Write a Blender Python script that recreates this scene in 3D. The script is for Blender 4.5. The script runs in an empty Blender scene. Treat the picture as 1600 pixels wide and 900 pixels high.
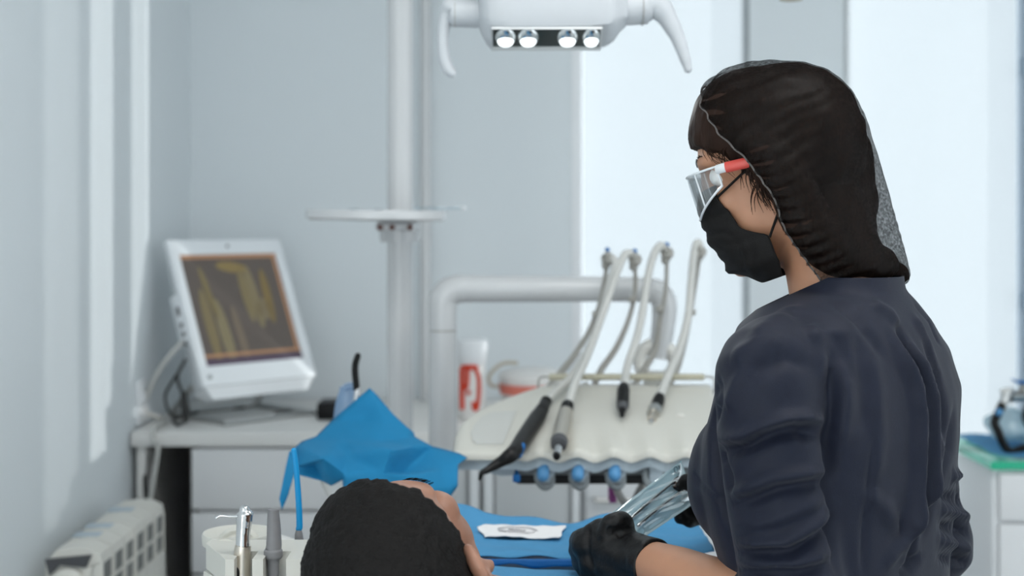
import bpy, bmesh, math, random
import numpy as np
from mathutils import Vector, Matrix
from mathutils.bvhtree import BVHTree
random.seed(7); rng = np.random.RandomState(7)
SC = bpy.context.scene; COL = SC.collection
F_PX, CX, HY, CAMZ = 2222.22, 800.0, 345.0, 1.42
def V(*a): return Vector(a if len(a) > 1 else a[0])
def P(px, py, d):                      # a point seen at (px, py) standing d metres into the room
    return Vector(((px-CX)/F_PX*d, d, CAMZ-(py-HY)/F_PX*d))
def PL(*pts): return [P(*p) for p in pts]
def lin(c): return tuple(((x/255)/12.92 if x/255 <= .04045 else ((x/255+.055)/1.055)**2.4) for x in c)

# ---------------------------------------------------------------- materials
def mat(name, rgb, rough=.5, metal=0, bump=0, bscale=200, trans=0, ior=1.45, spec=.5, sheen=0, coat=0, vary=0, vscale=8, sss=0, emit=None, estr=0, stretch=None, alpha=1):
    m = bpy.data.materials.new(name); m.use_nodes = True
    nt = m.node_tree; b = nt.nodes['Principled BSDF']; L = nt.links
    c = lin(rgb)
    b.inputs['Base Color'].default_value = (*c, 1); b.inputs['Roughness'].default_value = rough
    b.inputs['Metallic'].default_value = metal; b.inputs['IOR'].default_value = ior
    b.inputs['Specular IOR Level'].default_value = spec
    b.inputs['Transmission Weight'].default_value = trans
    b.inputs['Sheen Weight'].default_value = sheen; b.inputs['Coat Weight'].default_value = coat
    b.inputs['Alpha'].default_value = alpha
    if sss:
        b.inputs['Subsurface Weight'].default_value = sss; b.inputs['Subsurface Radius'].default_value = (.012, .005, .003)
        b.inputs['Subsurface Scale'].default_value = .5
    if emit: b.inputs['Emission Color'].default_value = (*lin(emit), 1); b.inputs['Emission Strength'].default_value = estr
    if bump or vary:
        tc = nt.nodes.new('ShaderNodeTexCoord'); mp = nt.nodes.new('ShaderNodeMapping'); L.new(tc.outputs['Object'], mp.inputs[0])
        if stretch: mp.inputs['Scale'].default_value = stretch
    if bump:
        n = nt.nodes.new('ShaderNodeTexNoise'); n.inputs['Scale'].default_value = bscale; n.inputs['Detail'].default_value = 3
        L.new(mp.outputs[0], n.inputs['Vector'])
        bp = nt.nodes.new('ShaderNodeBump'); bp.inputs['Strength'].default_value = bump; bp.inputs['Distance'].default_value = .002
        L.new(n.outputs[0], bp.inputs['Height']); L.new(bp.outputs[0], b.inputs['Normal'])
    if vary:
        n2 = nt.nodes.new('ShaderNodeTexNoise'); n2.inputs['Scale'].default_value = vscale; n2.inputs['Detail'].default_value = 5
        L.new(mp.outputs[0], n2.inputs['Vector'])
        r = nt.nodes.new('ShaderNodeValToRGB')
        r.color_ramp.elements[0].position = .3; r.color_ramp.elements[1].position = .7
        r.color_ramp.elements[0].color = tuple(max(0, x*(1-vary)) for x in c)+(1,)
        r.color_ramp.elements[1].color = tuple(min(1, x*(1+vary)) for x in c)+(1,)
        L.new(n2.outputs[0], r.inputs[0]); L.new(r.outputs[0], b.inputs['Base Color'])
    return m

def sheer(name, rgb, clear, rough=.6, transl=0, nscale=0, gloss=0):
    """thin cloth or film that lets part of the light straight through"""
    m = bpy.data.materials.new(name); m.use_nodes = True; nt = m.node_tree; L = nt.links
    for n in list(nt.nodes): nt.nodes.remove(n)
    out = nt.nodes.new('ShaderNodeOutputMaterial'); tr = nt.nodes.new('ShaderNodeBsdfTransparent')
    df = nt.nodes.new('ShaderNodeBsdfDiffuse'); df.inputs[0].default_value = (*lin(rgb), 1)
    top = df.outputs[0]
    if transl:
        tl = nt.nodes.new('ShaderNodeBsdfTranslucent'); tl.inputs[0].default_value = (*lin(rgb), 1)
        mx = nt.nodes.new('ShaderNodeMixShader'); mx.inputs[0].default_value = transl
        L.new(df.outputs[0], mx.inputs[1]); L.new(tl.outputs[0], mx.inputs[2]); top = mx.outputs[0]
    if gloss:
        gl = nt.nodes.new('ShaderNodeBsdfGlossy'); gl.inputs['Roughness'].default_value = rough
        mg = nt.nodes.new('ShaderNodeMixShader'); mg.inputs[0].default_value = gloss
        L.new(top, mg.inputs[1]); L.new(gl.outputs[0], mg.inputs[2]); top = mg.outputs[0]
    mix = nt.nodes.new('ShaderNodeMixShader'); mix.inputs[0].default_value = clear
    if nscale:
        tc = nt.nodes.new('ShaderNodeTexCoord'); n = nt.nodes.new('ShaderNodeTexNoise'); n.inputs['Scale'].default_value = nscale; n.inputs['Detail'].default_value = 4
        L.new(tc.outputs['Object'], n.inputs['Vector'])
        mr = nt.nodes.new('ShaderNodeMapRange'); mr.inputs[1].default_value = .3; mr.inputs[2].default_value = .7
        mr.inputs[3].default_value = max(0, clear-.25); mr.inputs[4].default_value = min(1, clear+.2)
        L.new(n.outputs[0], mr.inputs[0]); L.new(mr.outputs[0], mix.inputs[0])
    L.new(top, mix.inputs[1]); L.new(tr.outputs[0], mix.inputs[2]); L.new(mix.outputs[0], out.inputs[0])
    return m

def clear_glass(name, tint, gloss=.12, rough=.03, fres=.6):
    m = bpy.data.materials.new(name); m.use_nodes = True; nt = m.node_tree; L = nt.links
    for n in list(nt.nodes): nt.nodes.remove(n)
    out = nt.nodes.new('ShaderNodeOutputMaterial'); tr = nt.nodes.new('ShaderNodeBsdfTransparent'); tr.inputs[0].default_value = (*tint, 1)
    gl = nt.nodes.new('ShaderNodeBsdfGlossy'); gl.inputs['Roughness'].default_value = rough
    fr = nt.nodes.new('ShaderNodeLayerWeight'); fr.inputs[0].default_value = .35
    ma = nt.nodes.new('ShaderNodeMath'); ma.operation = 'MULTIPLY_ADD'; ma.inputs[1].default_value = fres; ma.inputs[2].default_value = gloss
    mix = nt.nodes.new('ShaderNodeMixShader'); L.new(fr.outputs['Fresnel'], ma.inputs[0]); L.new(ma.outputs[0], mix.inputs[0])
    L.new(tr.outputs[0], mix.inputs[1]); L.new(gl.outputs[0], mix.inputs[2]); L.new(mix.outputs[0], out.inputs[0])
    return m

# ---------------------------------------------------------------- mesh builder
def catmull(pts, n=8, vals=None):
    p = [Vector(q) for q in pts]
    if len(p) < 3: return (p, vals) if vals is not None else p
    out, vo = [], []
    ext = [p[0]*2-p[1]]+p+[p[-1]*2-p[-2]]
    for i in range(len(p)-1):
        a, b, c, d = ext[i:i+4]
        for k in range(n):
            t = k/n
            out.append(.5*((2*b)+(c-a)*t+(2*a-5*b+4*c-d)*t*t+(3*b-a-3*c+d)*t**3))
            if vals is not None:
                s = t*t*(3-2*t); vo.append(vals[i]*(1-s)+vals[i+1]*s)
    out.append(p[-1])
    if vals is not None: vo.append(vals[-1]); return out, vo
    return out

class MB:
    def __init__(s): s.v = []; s.f = []; s.mi = []; s.cur = 0
    def add(s, vs, fs):
        o = len(s.v); s.v += [Vector(q) for q in vs]; s.f += [tuple(o+i for i in f) for f in fs]; s.mi += [s.cur]*len(fs); return s
    def bm(s, bm, M=None):
        bm.verts.index_update()
        vs = [(M @ v.co if M else v.co.copy()) for v in bm.verts]; fs = [tuple(v.index for v in f.verts) for f in bm.faces]
        bm.free(); return s.add(vs, fs)
    def box(s, c, size, rz=0, bev=0, R=None, seg=2):
        bm = bmesh.new(); bmesh.ops.create_cube(bm, size=1)
        for v in bm.verts: v.co = Vector((v.co.x*size[0], v.co.y*size[1], v.co.z*size[2]))
        if bev: bmesh.ops.bevel(bm, geom=bm.edges[:], offset=min(bev, min(size)*.45), segments=seg, profile=.5, affect='EDGES')
        M = Matrix.Translation(Vector(c)) @ (R.to_4x4() if R else Matrix.Rotation(rz, 4, 'Z'))
        return s.bm(bm, M)
    def bx(s, x0, x1, y0, y1, z0, z1, bev=0): return s.box(((x0+x1)/2, (y0+y1)/2, (z0+z1)/2), (abs(x1-x0), abs(y1-y0), abs(z1-z0)), bev=bev)
    def loft(s, rings, cap=True, closed=False):
        n = len(rings[0]); o = len(s.v); m = len(rings)
        vs = [q for r in rings for q in r]; fs = []
        for i in range(m if closed else m-1):
            for j in range(n):
                a = i*n+j; b = i*n+(j+1) % n; c = ((i+1) % m)*n+(j+1) % n; d = ((i+1) % m)*n+j
                fs.append((a, b, c, d))
        if cap and not closed:
            fs.append(tuple(range(n-1, -1, -1))); fs.append(tuple((m-1)*n+j for j in range(n)))
        return s.add(vs, fs)
    def tube(s, pts, r, n=12, smooth=6, round_ends=False, flat=1.0, up=None):
        rs = list(r) if hasattr(r, '__len__') else [r]*len(pts)
        if smooth and len(pts) > 2: pts, rs = catmull(pts, smooth, rs)
        else: pts = [Vector(q) for q in pts]
        tans = []
        for i in range(len(pts)):
            t = pts[min(i+1, len(pts)-1)]-pts[max(i-1, 0)]; tans.append(t.normalized() if t.length > 1e-9 else Vector((0, 0, 1)))
        ref = Vector(up) if up else (Vector((0, 0, 1)) if abs(tans[0].z) < .9 else Vector((1, 0, 0)))
        nrm = (ref-tans[0]*ref.dot(tans[0])).normalized(); rings = []
        def ring(c, nr, t, rr):
            b = t.cross(nr)
            return [c+nr*(math.cos(2*math.pi*k/n)*rr*flat)+b*(math.sin(2*math.pi*k/n)*rr) for k in range(n)]
        for i, (c, t) in enumerate(zip(pts, tans)):
            nrm = (nrm-t*nrm.dot(t)).normalized()
            if round_ends and i == 0:
                for a in (80, 55, 28): rings.append(ring(c-t*rs[0]*math.sin(math.radians(a)), nrm, t, rs[0]*math.cos(math.radians(a))))
            rings.append(ring(c, nrm, t, rs[i]))
            if round_ends and i == len(pts)-1:
                for a in (28, 55, 80): rings.append(ring(c+t*rs[i]*math.sin(math.radians(a)), nrm, t, rs[i]*math.cos(math.radians(a))))
        return s.loft(rings)
    def cyl(s, a, b, r0, r1=None, n=24): return s.tube([a, b], [r0, r0 if r1 is None else r1], n=n, smooth=0)
    def lathe(s, prof, base, axis=(0, 0, 1), n=32):
        """prof: (radius, height along axis) pairs"""
        ax = Vector(axis).normalized(); q = Vector((0, 0, 1)).rotation_difference(ax).to_matrix(); base = Vector(base)
        return s.loft([[base+q @ Vector((max(r, 1e-4)*math.cos(2*math.pi*k/n), max(r, 1e-4)*math.sin(2*math.pi*k/n), h)) for k in range(n)] for r, h in prof])
    def ell(s, c, r, R=None, nu=24, nv=14):
        bm = bmesh.new(); bmesh.ops.create_uvsphere(bm, u_segments=nu, v_segments=nv, radius=1)
        M = Matrix.Translation(Vector(c)) @ (R.to_4x4() if R else Matrix.Identity(4)) @ Matrix.Diagonal((*r, 1))
        return s.bm(bm, M)
    def torus(s, c, R_, r, axis=(0, 0, 1), n=32, m=10, a0=0, a1=360):
        q = Vector((0, 0, 1)).rotation_difference(Vector(axis).normalized()).to_matrix(); full = abs(a1-a0) >= 360
        pts = [Vector(c)+q @ Vector((R_*math.cos(math.radians(a)), R_*math.sin(math.radians(a)), 0)) for a in np.linspace(a0, a1, n, endpoint=not full)]
        if not full: return s.tube(pts, r, n=m, smooth=0, round_ends=True)
        ax = q @ Vector((0, 0, 1)); rings = []
        for p in pts:
            d = (p-Vector(c)).normalized(); rings.append([p+d*(r*math.cos(2*math.pi*k/m))+ax*(r*math.sin(2*math.pi*k/m)) for k in range(m)])
        return s.loft(rings, closed=True)
    def prism(s, poly, off, bev=0):
        """poly: list of 3d points, off: extrusion vector"""
        off = Vector(off); n = len(poly); a = [Vector(p) for p in poly]; b = [p+off for p in a]
        return s.add(a+b, [tuple(range(n-1, -1, -1)), tuple(range(n, 2*n))]+[(i, (i+1) % n, n+(i+1) % n, n+i) for i in range(n)])
    def build(s, name, m, parent=None, smooth=True, angle=40, base=None, fixn=True):
        me = bpy.data.meshes.new(name)
        if parent is not None: org = wloc(parent)
        elif base is not None: org = Vector(base)
        else:
            a = np.array([tuple(q) for q in s.v]); lo, hi = a.min(0), a.max(0); org = Vector(((lo[0]+hi[0])/2, (lo[1]+hi[1])/2, lo[2]))
        me.from_pydata([q-org for q in s.v], [], s.f)
        ms = m if isinstance(m, (list, tuple)) else [m]
        for q in ms: me.materials.append(q)
        if len(ms) > 1: me.polygons.foreach_set('material_index', s.mi)
        me.update()
        if fixn:
            bm = bmesh.new(); bm.from_mesh(me); bmesh.ops.recalc_face_normals(bm, faces=bm.faces); bm.to_mesh(me); bm.free()
        if smooth:
            me.polygons.foreach_set('use_smooth', [True]*len(me.polygons))
            try: me.set_sharp_from_angle(angle=math.radians(angle))
            except Exception: pass
        o = bpy.data.objects.new(name, me); COL.objects.link(o)
        if parent is not None: o.parent = parent
        else: o.location = org
        return o

def wloc(o):
    v = Vector(o.location)
    while o.parent: o = o.parent; v += Vector(o.location)
    return v
def tag(o, label, cat, group=None):
    o['label'] = label; o['category'] = cat
    if group: o['group'] = group
    return o
def thing(name, loc, label, cat, group=None):
    o = bpy.data.objects.new(name, None); COL.objects.link(o); o.location = loc; o.empty_display_size = .05
    return tag(o, label, cat, group)
def struct(o): o['kind'] = 'structure'; return o

def fuse(mb, voxel=.005, smooth=4, fac=.5):
    """union of overlapping closed shapes into one continuous surface"""
    me = bpy.data.meshes.new('tmp'); me.from_pydata(mb.v, [], mb.f); me.update()
    bm = bmesh.new(); bm.from_mesh(me); bmesh.ops.recalc_face_normals(bm, faces=bm.faces); bm.to_mesh(me); bm.free()
    o = bpy.data.objects.new('tmp', me); COL.objects.link(o)
    r = o.modifiers.new('r', 'REMESH'); r.mode = 'VOXEL'; r.voxel_size = voxel
    if smooth:
        s = o.modifiers.new('s', 'SMOOTH'); s.factor = fac; s.iterations = smooth
    dg = bpy.context.evaluated_depsgraph_get(); ev = o.evaluated_get(dg); m2 = ev.to_mesh()
    v = np.array([tuple(q.co) for q in m2.vertices]); f = [tuple(p.vertices) for p in m2.polygons]
    ev.to_mesh_clear(); bpy.data.objects.remove(o); bpy.data.meshes.remove(me)
    return v, f
def normals(v, f):
    tri = np.array([q[:3] for q in f]); n = np.zeros_like(v)
    fn = np.cross(v[tri[:, 1]]-v[tri[:, 0]], v[tri[:, 2]]-v[tri[:, 0]])
    for k in range(max(len(q) for q in f)):
        idx = [(i, q[k]) for i, q in enumerate(f) if len(q) > k]; a = np.array(idx); np.add.at(n, a[:, 1], fn[a[:, 0]])
    return n/(np.linalg.norm(n, axis=1, keepdims=True)+1e-12)
def lap(v, f, it=1, fac=.5, mask=None):
    e = set()
    for q in f:
        for i in range(len(q)):
            a, b = q[i], q[(i+1) % len(q)]; e.add((min(a, b), max(a, b)))
    e = np.array(list(e)); deg = np.zeros(len(v)); np.add.at(deg, e[:, 0], 1); np.add.at(deg, e[:, 1], 1)
    for _ in range(it):
        s = np.zeros_like(v); np.add.at(s, e[:, 0], v[e[:, 1]]); np.add.at(s, e[:, 1], v[e[:, 0]])
        t = v+(s/np.maximum(deg, 1)[:, None]-v)*fac*(1 if mask is None else mask[:, None]); v = t
    return v
def bvh(v, f): return BVHTree.FromPolygons([Vector(q) for q in v], f)
def arr(v, f, name, m, parent=None, **k):
    mb = MB(); mb.v = [Vector(q) for q in v]; mb.f = list(f); mb.mi = [0]*len(f); return mb.build(name, m, parent, **k)
CAMP = Vector((0, 0, CAMZ))
def sculpt(v, f, strokes, nrm=None):
    """raise (+) or sink (-) cloth along lines laid on the surface; each stroke: (points seen from the front, height, width)"""
    tree = bvh(v, f); n = normals(v, f) if nrm is None else nrm
    disp = np.zeros(len(v))
    for pts, h, w in strokes:
        pp = []
        for a, b in zip(pts[:-1], pts[1:]):
            k = max(2, int(math.hypot(b[0]-a[0], b[1]-a[1])/4))
            pp += [(a[0]+(b[0]-a[0])*i/k, a[1]+(b[1]-a[1])*i/k) for i in range(k)]
        pp.append(pts[-1]); hits = []
        for i, (x, y) in enumerate(pp):
            d = (P(x, y, 1)-CAMP).normalized(); hit = tree.ray_cast(CAMP, d)
            if hit[0]:
                t = i/max(1, len(pp)-1); hits.append((*hit[0], min(1, 6*t, 6*(1-t))*.85+.15))
        if not hits: continue
        H = np.array(hits); lo = H[:, :3].min(0)-3*w; hi = H[:, :3].max(0)+3*w
        idx = np.where(((v > lo) & (v < hi)).all(1))[0]
        if not len(idx): continue
        d2 = ((v[idx, None, :]-H[None, :, :3])**2).sum(2); k = d2.argmin(1)
        disp[idx] += h*np.exp(-d2[np.arange(len(idx)), k]/w**2)*H[k, 3]
    return v+n*disp[:, None]
def vnoise(p, s, seed=0):
    from mathutils import noise
    o = Vector((seed*13.7, seed*7.1, seed*3.3))
    return np.array([noise.noise(Vector(q)*s+o) for q in p])
# ================================================================ materials
M = dict(
 wall=mat('wall_paint', (230, 236, 239), .9, bump=.04, bscale=60),
 floor=mat('floor_vinyl', (200, 203, 204), .45, vary=.05),
 ceil=mat('ceiling_paint', (240, 242, 242), .95),
 frame=mat('window_plastic', (246, 248, 250), .35),
 mullion=mat('mullion_grey', (150, 168, 184), .4),
 white=mat('white_plastic', (236, 238, 240), .35, coat=.2),
 offwhite=mat('warm_white_plastic', (232, 230, 224), .35, coat=.15),
 cream=mat('cream_plastic', (204, 203, 195), .42),
 enamel=mat('white_enamel_metal', (212, 213, 214), .22, coat=.5),
 lamp=mat('lamp_plastic', (196, 200, 204), .4, coat=.1),
 desk=mat('desk_laminate', (232, 231, 228), .5),
 drawer=mat('drawer_laminate', (226, 227, 228), .55),
 gapshadow=mat('knee_gap_shadow', (62, 61, 56), .7),  # dark tone painted in for shadow in the knee gap
 greypanel=mat('grey_panel', (205, 208, 209), .5),
 bezel=mat('monitor_white', (240, 244, 247), .25, coat=.4),
 black=mat('black_plastic', (16, 16, 16), .5, spec=.3),
 blackcable=mat('black_cable', (38, 38, 38), .5),
 greycable=mat('grey_cable', (196, 196, 192), .5),
 metal=mat('brushed_metal', (196, 196, 194), .28, 1),
 chrome=mat('chrome', (215, 215, 215), .12, 1),
 brass=mat('nickel_metal', (214, 206, 194), .36, 1),
 rad=mat('radiator_enamel', (226, 224, 216), .4),
 slotshadow=mat('radiator_slot_shadow', (128, 130, 128), .8),  # grey painted in for shadow inside the radiator openings
 bluegrey=mat('blue_grey_plastic', (182, 196, 205), .45),
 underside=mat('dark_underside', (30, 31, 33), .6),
 holder=mat('grey_holder', (128, 135, 138), .5),
 knob=mat('blue_silicone', (82, 142, 190), .45),
 hose=mat('grey_silicone_hose', (198, 198, 194), .45),
 rod=mat('grey_rod', (158, 156, 150), .45),
 rubber=mat('dark_grey_rubber', (78, 79, 82), .6),
 greyplast=mat('grey_plastic', (122, 122, 124), .5, vary=.06, vscale=60),
 bluetube=mat('blue_tube', (0, 140, 200), .35),
 bluesheet=mat('blue_paper_sheet', (14, 122, 170), .75, bump=.12, bscale=350),
 bluecloth=mat('light_blue_paper', (72, 140, 184), .8, bump=.15, bscale=300, vary=.03, vscale=30),
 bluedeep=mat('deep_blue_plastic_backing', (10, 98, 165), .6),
 traygrey=mat('tray_grey', (146, 152, 162), .5),
 paper=mat('white_tissue', (236, 234, 234), .9, bump=.3, bscale=90),
 print=mat('grey_print', (196, 194, 196), .9),
 red=mat('red_label', (214, 62, 28), .5),
 pale=mat('translucent_white_plastic', (233, 231, 228), .4),
 pink=mat('salmon_band', (226, 128, 112), .6),
 ceramic=mat('white_ceramic', (240, 240, 238), .15, coat=.6),
 rail=mat('olive_cream_plastic', (182, 178, 158), .5), pad=mat('cool_cream_plastic', (196, 197, 193), .5),
 beige=mat('beige_plastic', (196, 186, 168), .5),
 upholstery=mat('grey_blue_vinyl', (120, 138, 156), .45),
 frost=clear_glass('green_edge_glass', (.55, .93, .82), .15),
 greenedge=mat('green_glass_edge', (0, 178, 136), .2, coat=.5),
 bag=sheer('thin_plastic_bag', (190, 222, 232), .35, .2, .5, gloss=.15),
 glasspane=clear_glass('window_glass', (.97, .99, 1), .03),
 plate=clear_glass('small_glass_plate', (.8, .9, .95), .2),
 blind=sheer('blind_fabric', (176, 181, 183), .34, transl=.72),
 cup=sheer('pale_blue_plastic', (165, 195, 225), .25, .3, .5, gloss=.08),
 pouchred=mat('purple_label', (170, 90, 160), .6),
)
# ================================================================ room
XL, YB, XR, YN, ZC = -.894, 3.95, 2.6, -2.2, 2.75
T = .2
W1, W2 = (.165, .652), (.925, 2.15); SILL1, SILL2, TOP = .93, .30, 2.45
struct(MB().bx(XL-T, XR+T, YN, YB+T, -.1, 0).build('floor', M['floor'], smooth=False))
struct(MB().bx(XL-T, XR+T, YN, YB+T, ZC, ZC+.1).build('ceiling', M['ceil'], smooth=False))
struct(MB().bx(XL-T, XL, YN, YB+T, 0, ZC).build('wall_left', M['wall'], smooth=False))
struct(MB().bx(.4, XR, YN-T, YN, 0, ZC).bx(XL-T, .4, YN-T, YN, 0, .5).bx(XL-T, .4, YN-T, YN, 2.6, ZC).build('wall_rear', M['wall'], smooth=False))  # unseen wall, left part kept open to let sky light fill the room
struct(MB().bx(XR, XR+T, YN, -.8, 0, ZC).bx(XR, XR+T, 2.15, YB+T, 0, ZC).bx(XR, XR+T, -.8, 2.15, 0, .4).bx(XR, XR+T, -.8, 2.15, 2.6, ZC).build('wall_right', M['wall'], smooth=False))  # opening added in this unseen wall so sky light brightens the left wall
wb = MB()
TB = .035
wb.bx(XL, W1[0], YB, YB+TB, 0, ZC); wb.bx(W1[1], W2[0], YB, YB+TB, 0, ZC); wb.bx(W2[1], XR, YB, YB+TB, 0, ZC)
for w, s in ((W1, SILL1), (W2, SILL2)): wb.bx(w[0], w[1], YB, YB+TB, 0, s); wb.bx(w[0], w[1], YB, YB+TB, TOP, ZC)
struct(wb.build('wall_back', M['wall'], smooth=False))
struct(MB().bx(XL, XL+.012, YN, YB-.012, 0, .08).build('baseboard_left', M['frame'], smooth=False))
struct(MB().bx(XL, XR, YB-.012, YB, 0, .08).build('baseboard_back', M['frame'], smooth=False))
def window(name, x0, x1, z0, z1, mull=None, bl=.03, br=.03):
    w = bpy.data.objects.new(name, None); COL.objects.link(w); w.location = ((x0+x1)/2, YB, z0); w['kind'] = 'structure'
    f = MB(); y0, y1 = YB, YB+.035; b = .03
    f.bx(x0, x0+bl, y0, y1, z0, z1, .003); f.bx(x1-br, x1, y0, y1, z0, z1, .003); f.bx(x0+bl, x1-br, y0, y1, z0, z0+b, .004); f.bx(x0+bl, x1-br, y0, y1, z1-b, z1, .004)
    f.build('window_frame', M['frame'], w)
    MB().bx(x0+bl, x1-br, YB+.018, YB+.022, z0+b, z1-b).build('pane', M['glasspane'], w, smooth=False)
    MB().bx(x0-.02, x1+.02, YB-.03, YB+.03, z0-.02, z0, .006).build('window_sill', M['frame'], w)
    for mx in (mull or []):
        MB().bx(mx-.024, mx+.024, YB-.03, YB+.036, z0, z1, .005).build('mullion', M['mullion'], w)
        for hz in (1.842, 1.20):
            MB().cyl((mx-.03, YB-.04, hz-.025), (mx-.03, YB-.04, hz+.025), .012).box((mx-.022, YB-.038, hz), (.03, .012, .03), bev=.003).build('hinge', M['mullion'], w)
    if mull: MB().bx(mull[0]+.034, x1-.002, YB-.012, YB-.010, z0+.02, z1).build('sun_dimmer', M['blind'], w, smooth=False)  # unseen blind piece added to even out the sun on the left wall
    return w
window('window_1', *W1, SILL1, TOP, br=.010)
window('window_2', *W2, SILL2, TOP, [1.437], bl=.010)
def blind(x0, x1, z0, label, ripple):
    t = thing('roller_blind', ((x0+x1)/2, YB-.035, z0), label, 'blind')
    xs = np.linspace(x0, x1, 60); top = [(x, YB-.004-.006*(.5+.5*math.sin(ripple*(x-x0)*2*math.pi)), TOP+.06) for x in xs]
    mb = MB(); rows = []
    for z in (TOP+.06, z0+.012): rows.append([Vector((x, y, z)) for x, y, _ in top])
    mb.add(rows[0]+rows[1], [(i, i+1, len(xs)+i+1, len(xs)+i) for i in range(len(xs)-1)])
    mb.build('fabric', M['blind'], t)
    MB().cyl((x0, YB-.007, z0+.008), (x1, YB-.007, z0+.008), .006).build('bottom_bar', M['frame'], t)
    MB().cyl((x0, YB-.03, TOP+.09), (x1, YB-.03, TOP+.09), .025).build('roller', M['frame'], t)
    return t
blind(W1[0]+.032, W1[1]+.006, SILL1+.02, 'white translucent blind behind the hose arms of the dental unit', 2.0)
blind(W2[0]-.004, 1.400, SILL2+.02, 'bright white translucent blind behind the person in navy', 1.5)

# ================================================================ desk and drawers on the left
DZ = .928; DY0 = 3.31
d = thing('desk', (-.4, 3.6, 0), 'long white laminate worktop under the tilted monitor', 'desk')
MB().bx(XL+.006, .155, DY0, YB-.013, DZ-.034, DZ, .004).build('worktop', M['desk'], d)
MB().bx(XL+.016, XL+.036, DY0+.02, YB-.02, 0, DZ-.034).build('side_panel', M['desk'], d, smooth=False)
MB().bx(XL+.036, -.75, YB-.10, YB-.08, .09, DZ-.034).build('gap_shadow_sheet', M['gapshadow'], d, smooth=False)  # dark sheet added for the shadowed back of the knee gap
du = thing('drawer_unit', (-.55, 3.6, 0), 'white drawer unit with flush drawers under the desk', 'drawers')
MB().bx(-.752, -.735, DY0+.012, YB-.11, 0, DZ-.036).build('side_panel', M['gapshadow'], du, smooth=False)  # same painted shadow tone on the side facing the knee gap
MB().bx(-.735, -.33, DY0+.03, YB-.11, 0, DZ-.036).build('carcass', M['drawer'], du, smooth=False)
for z0, z1 in ((.746, .888), (.598, .739), (.34, .591), (.085, .333)):
    MB().bx(-.748, -.333, DY0+.008, DY0+.028, z0, z1, .003).build('drawer', M['drawer'], du)
bc = thing('base_cabinet', (.03, 3.6, 0), 'pale grey cabinet with white upright edges under the worktop', 'cabinet')
MB().bx(-.325, .15, DY0+.035, YB-.02, 0, DZ-.036).build('carcass', M['greypanel'], bc, smooth=False)
MB().bx(-.04, .136, DY0+.012, DY0+.033, .09, DZ-.045, .003).build('door', M['greypanel'], bc)
MB().bx(-.32, -.105, DY0+.012, DY0+.033, .09, DZ-.045, .003).build('door', M['greypanel'], bc)
for x0, x1 in ((-.1, -.077), (-.066, -.044), (.139, .158)):
    MB().bx(x0, x1, DY0+.002, DY0+.034, 0, DZ-.036, .003).build('upright', M['white'], bc)
wc = thing('drawer_cabinet', (.4, 3.6, 0), 'low white cabinet with a bar handle under the window, behind the tray', 'cabinet')
MB().bx(.17, .64, 3.45, YB-.08, 0, .89, .003).build('carcass', M['white'], wc)
for z0, z1 in ((.6, .86), (.3, .59), (.05, .29)):
    dr = MB().bx(.178, .632, 3.43, 3.449, z0, z1, .003).build('drawer', M['white'], wc)
    MB().tube([(.2, 3.43, z1-.11), (.2, 3.405, z1-.11), (.36, 3.405, z1-.11), (.36, 3.43, z1-.11)], .006, n=8, smooth=0).build('handle', M['metal'], dr)

# ---- all-in-one computer
BL, BR, TL = P(318, 605, 3.40), P(495, 586, 3.66), P(258, 375, 3.497)
Rv = (BR-BL); Rv.z = 0; Wm = Rv.length; Rv.normalize(); Uv = TL-BL; Uv -= Rv*Uv.dot(Rv); Hm = Uv.length; Uv.normalize(); Nv = Rv.cross(Uv)   # Nv looks out of the screen
def mp(a, b, c=0): return BL+Rv*(a*Wm)+Uv*(b*Hm)+Nv*c
stand_c = mp(.5, 0)+Vector((-.08, .06, 0)); 
mon = thing('desktop_computer', (stand_c.x, stand_c.y, DZ), 'white all-in-one computer tilted back, showing a brown scan', 'computer')
RM = Matrix((Rv, Uv, Nv)).transposed()
def slab(a0, a1, b0, b1, c0, c1, bev): return MB().box(mp((a0+a1)/2, (b0+b1)/2, (c0+c1)/2), ((a1-a0)*Wm, (b1-b0)*Hm, c1-c0), R=RM, bev=bev)
sx0, sx1, sy0, sy1 = .075, .925, .135, .895
fb = slab(0, 1, 0, sy0, -.016, 0, .003)
for q in (slab(0, 1, sy1, 1, -.016, 0, .003), slab(0, sx0, sy0-.01, sy1+.01, -.016, 0, .003), slab(sx1, 1, sy0-.01, sy1+.01, -.016, 0, .003)): fb.add(q.v, q.f)
fb.build('bezel', M['bezel'], mon)
hb = MB()
fr = [mp(0, 0, -.016), mp(1, 0, -.016), mp(1, 1, -.016), mp(0, 1, -.016)]; bk = [mp(.06, -.0, -.07), mp(.94, -.0, -.07), mp(.94, .86, -.05), mp(.06, .86, -.05)]
hb.loft([fr, bk]); hb.build('rear_housing', M['bezel'], mon, smooth=False)
MB().loft([[mp(.02, -.002, -.004), mp(.98, -.002, -.004), mp(.98, -.002, -.06), mp(.02, -.002, -.06)], [mp(.10, -.075, -.02), mp(.93, -.075, -.02), mp(.93, -.06, -.055), mp(.10, -.06, -.055)]]).build('lower_chin', M['bezel'], mon, smooth=False)
slab(sx0, sx1, sy0, sy1, -.012, -.006, 0).build('display', mat('screen_dark', (62, 56, 52), .3, emit=(70, 66, 63), estr=.5), mon, smooth=False)
scr = mon.children[-1]
def ov(name, poly, rgb, e=.9, lvl=1):
    pts = [mp(sx0+(sx1-sx0)*x, sy0+(sy1-sy0)*(1-y), -.006+.0005*lvl) for x, y in poly]
    MB().prism(pts, Nv*.0004).build(name, mat('screen_'+name, rgb, .4, emit=rgb, estr=e), scr, smooth=False)
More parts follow.
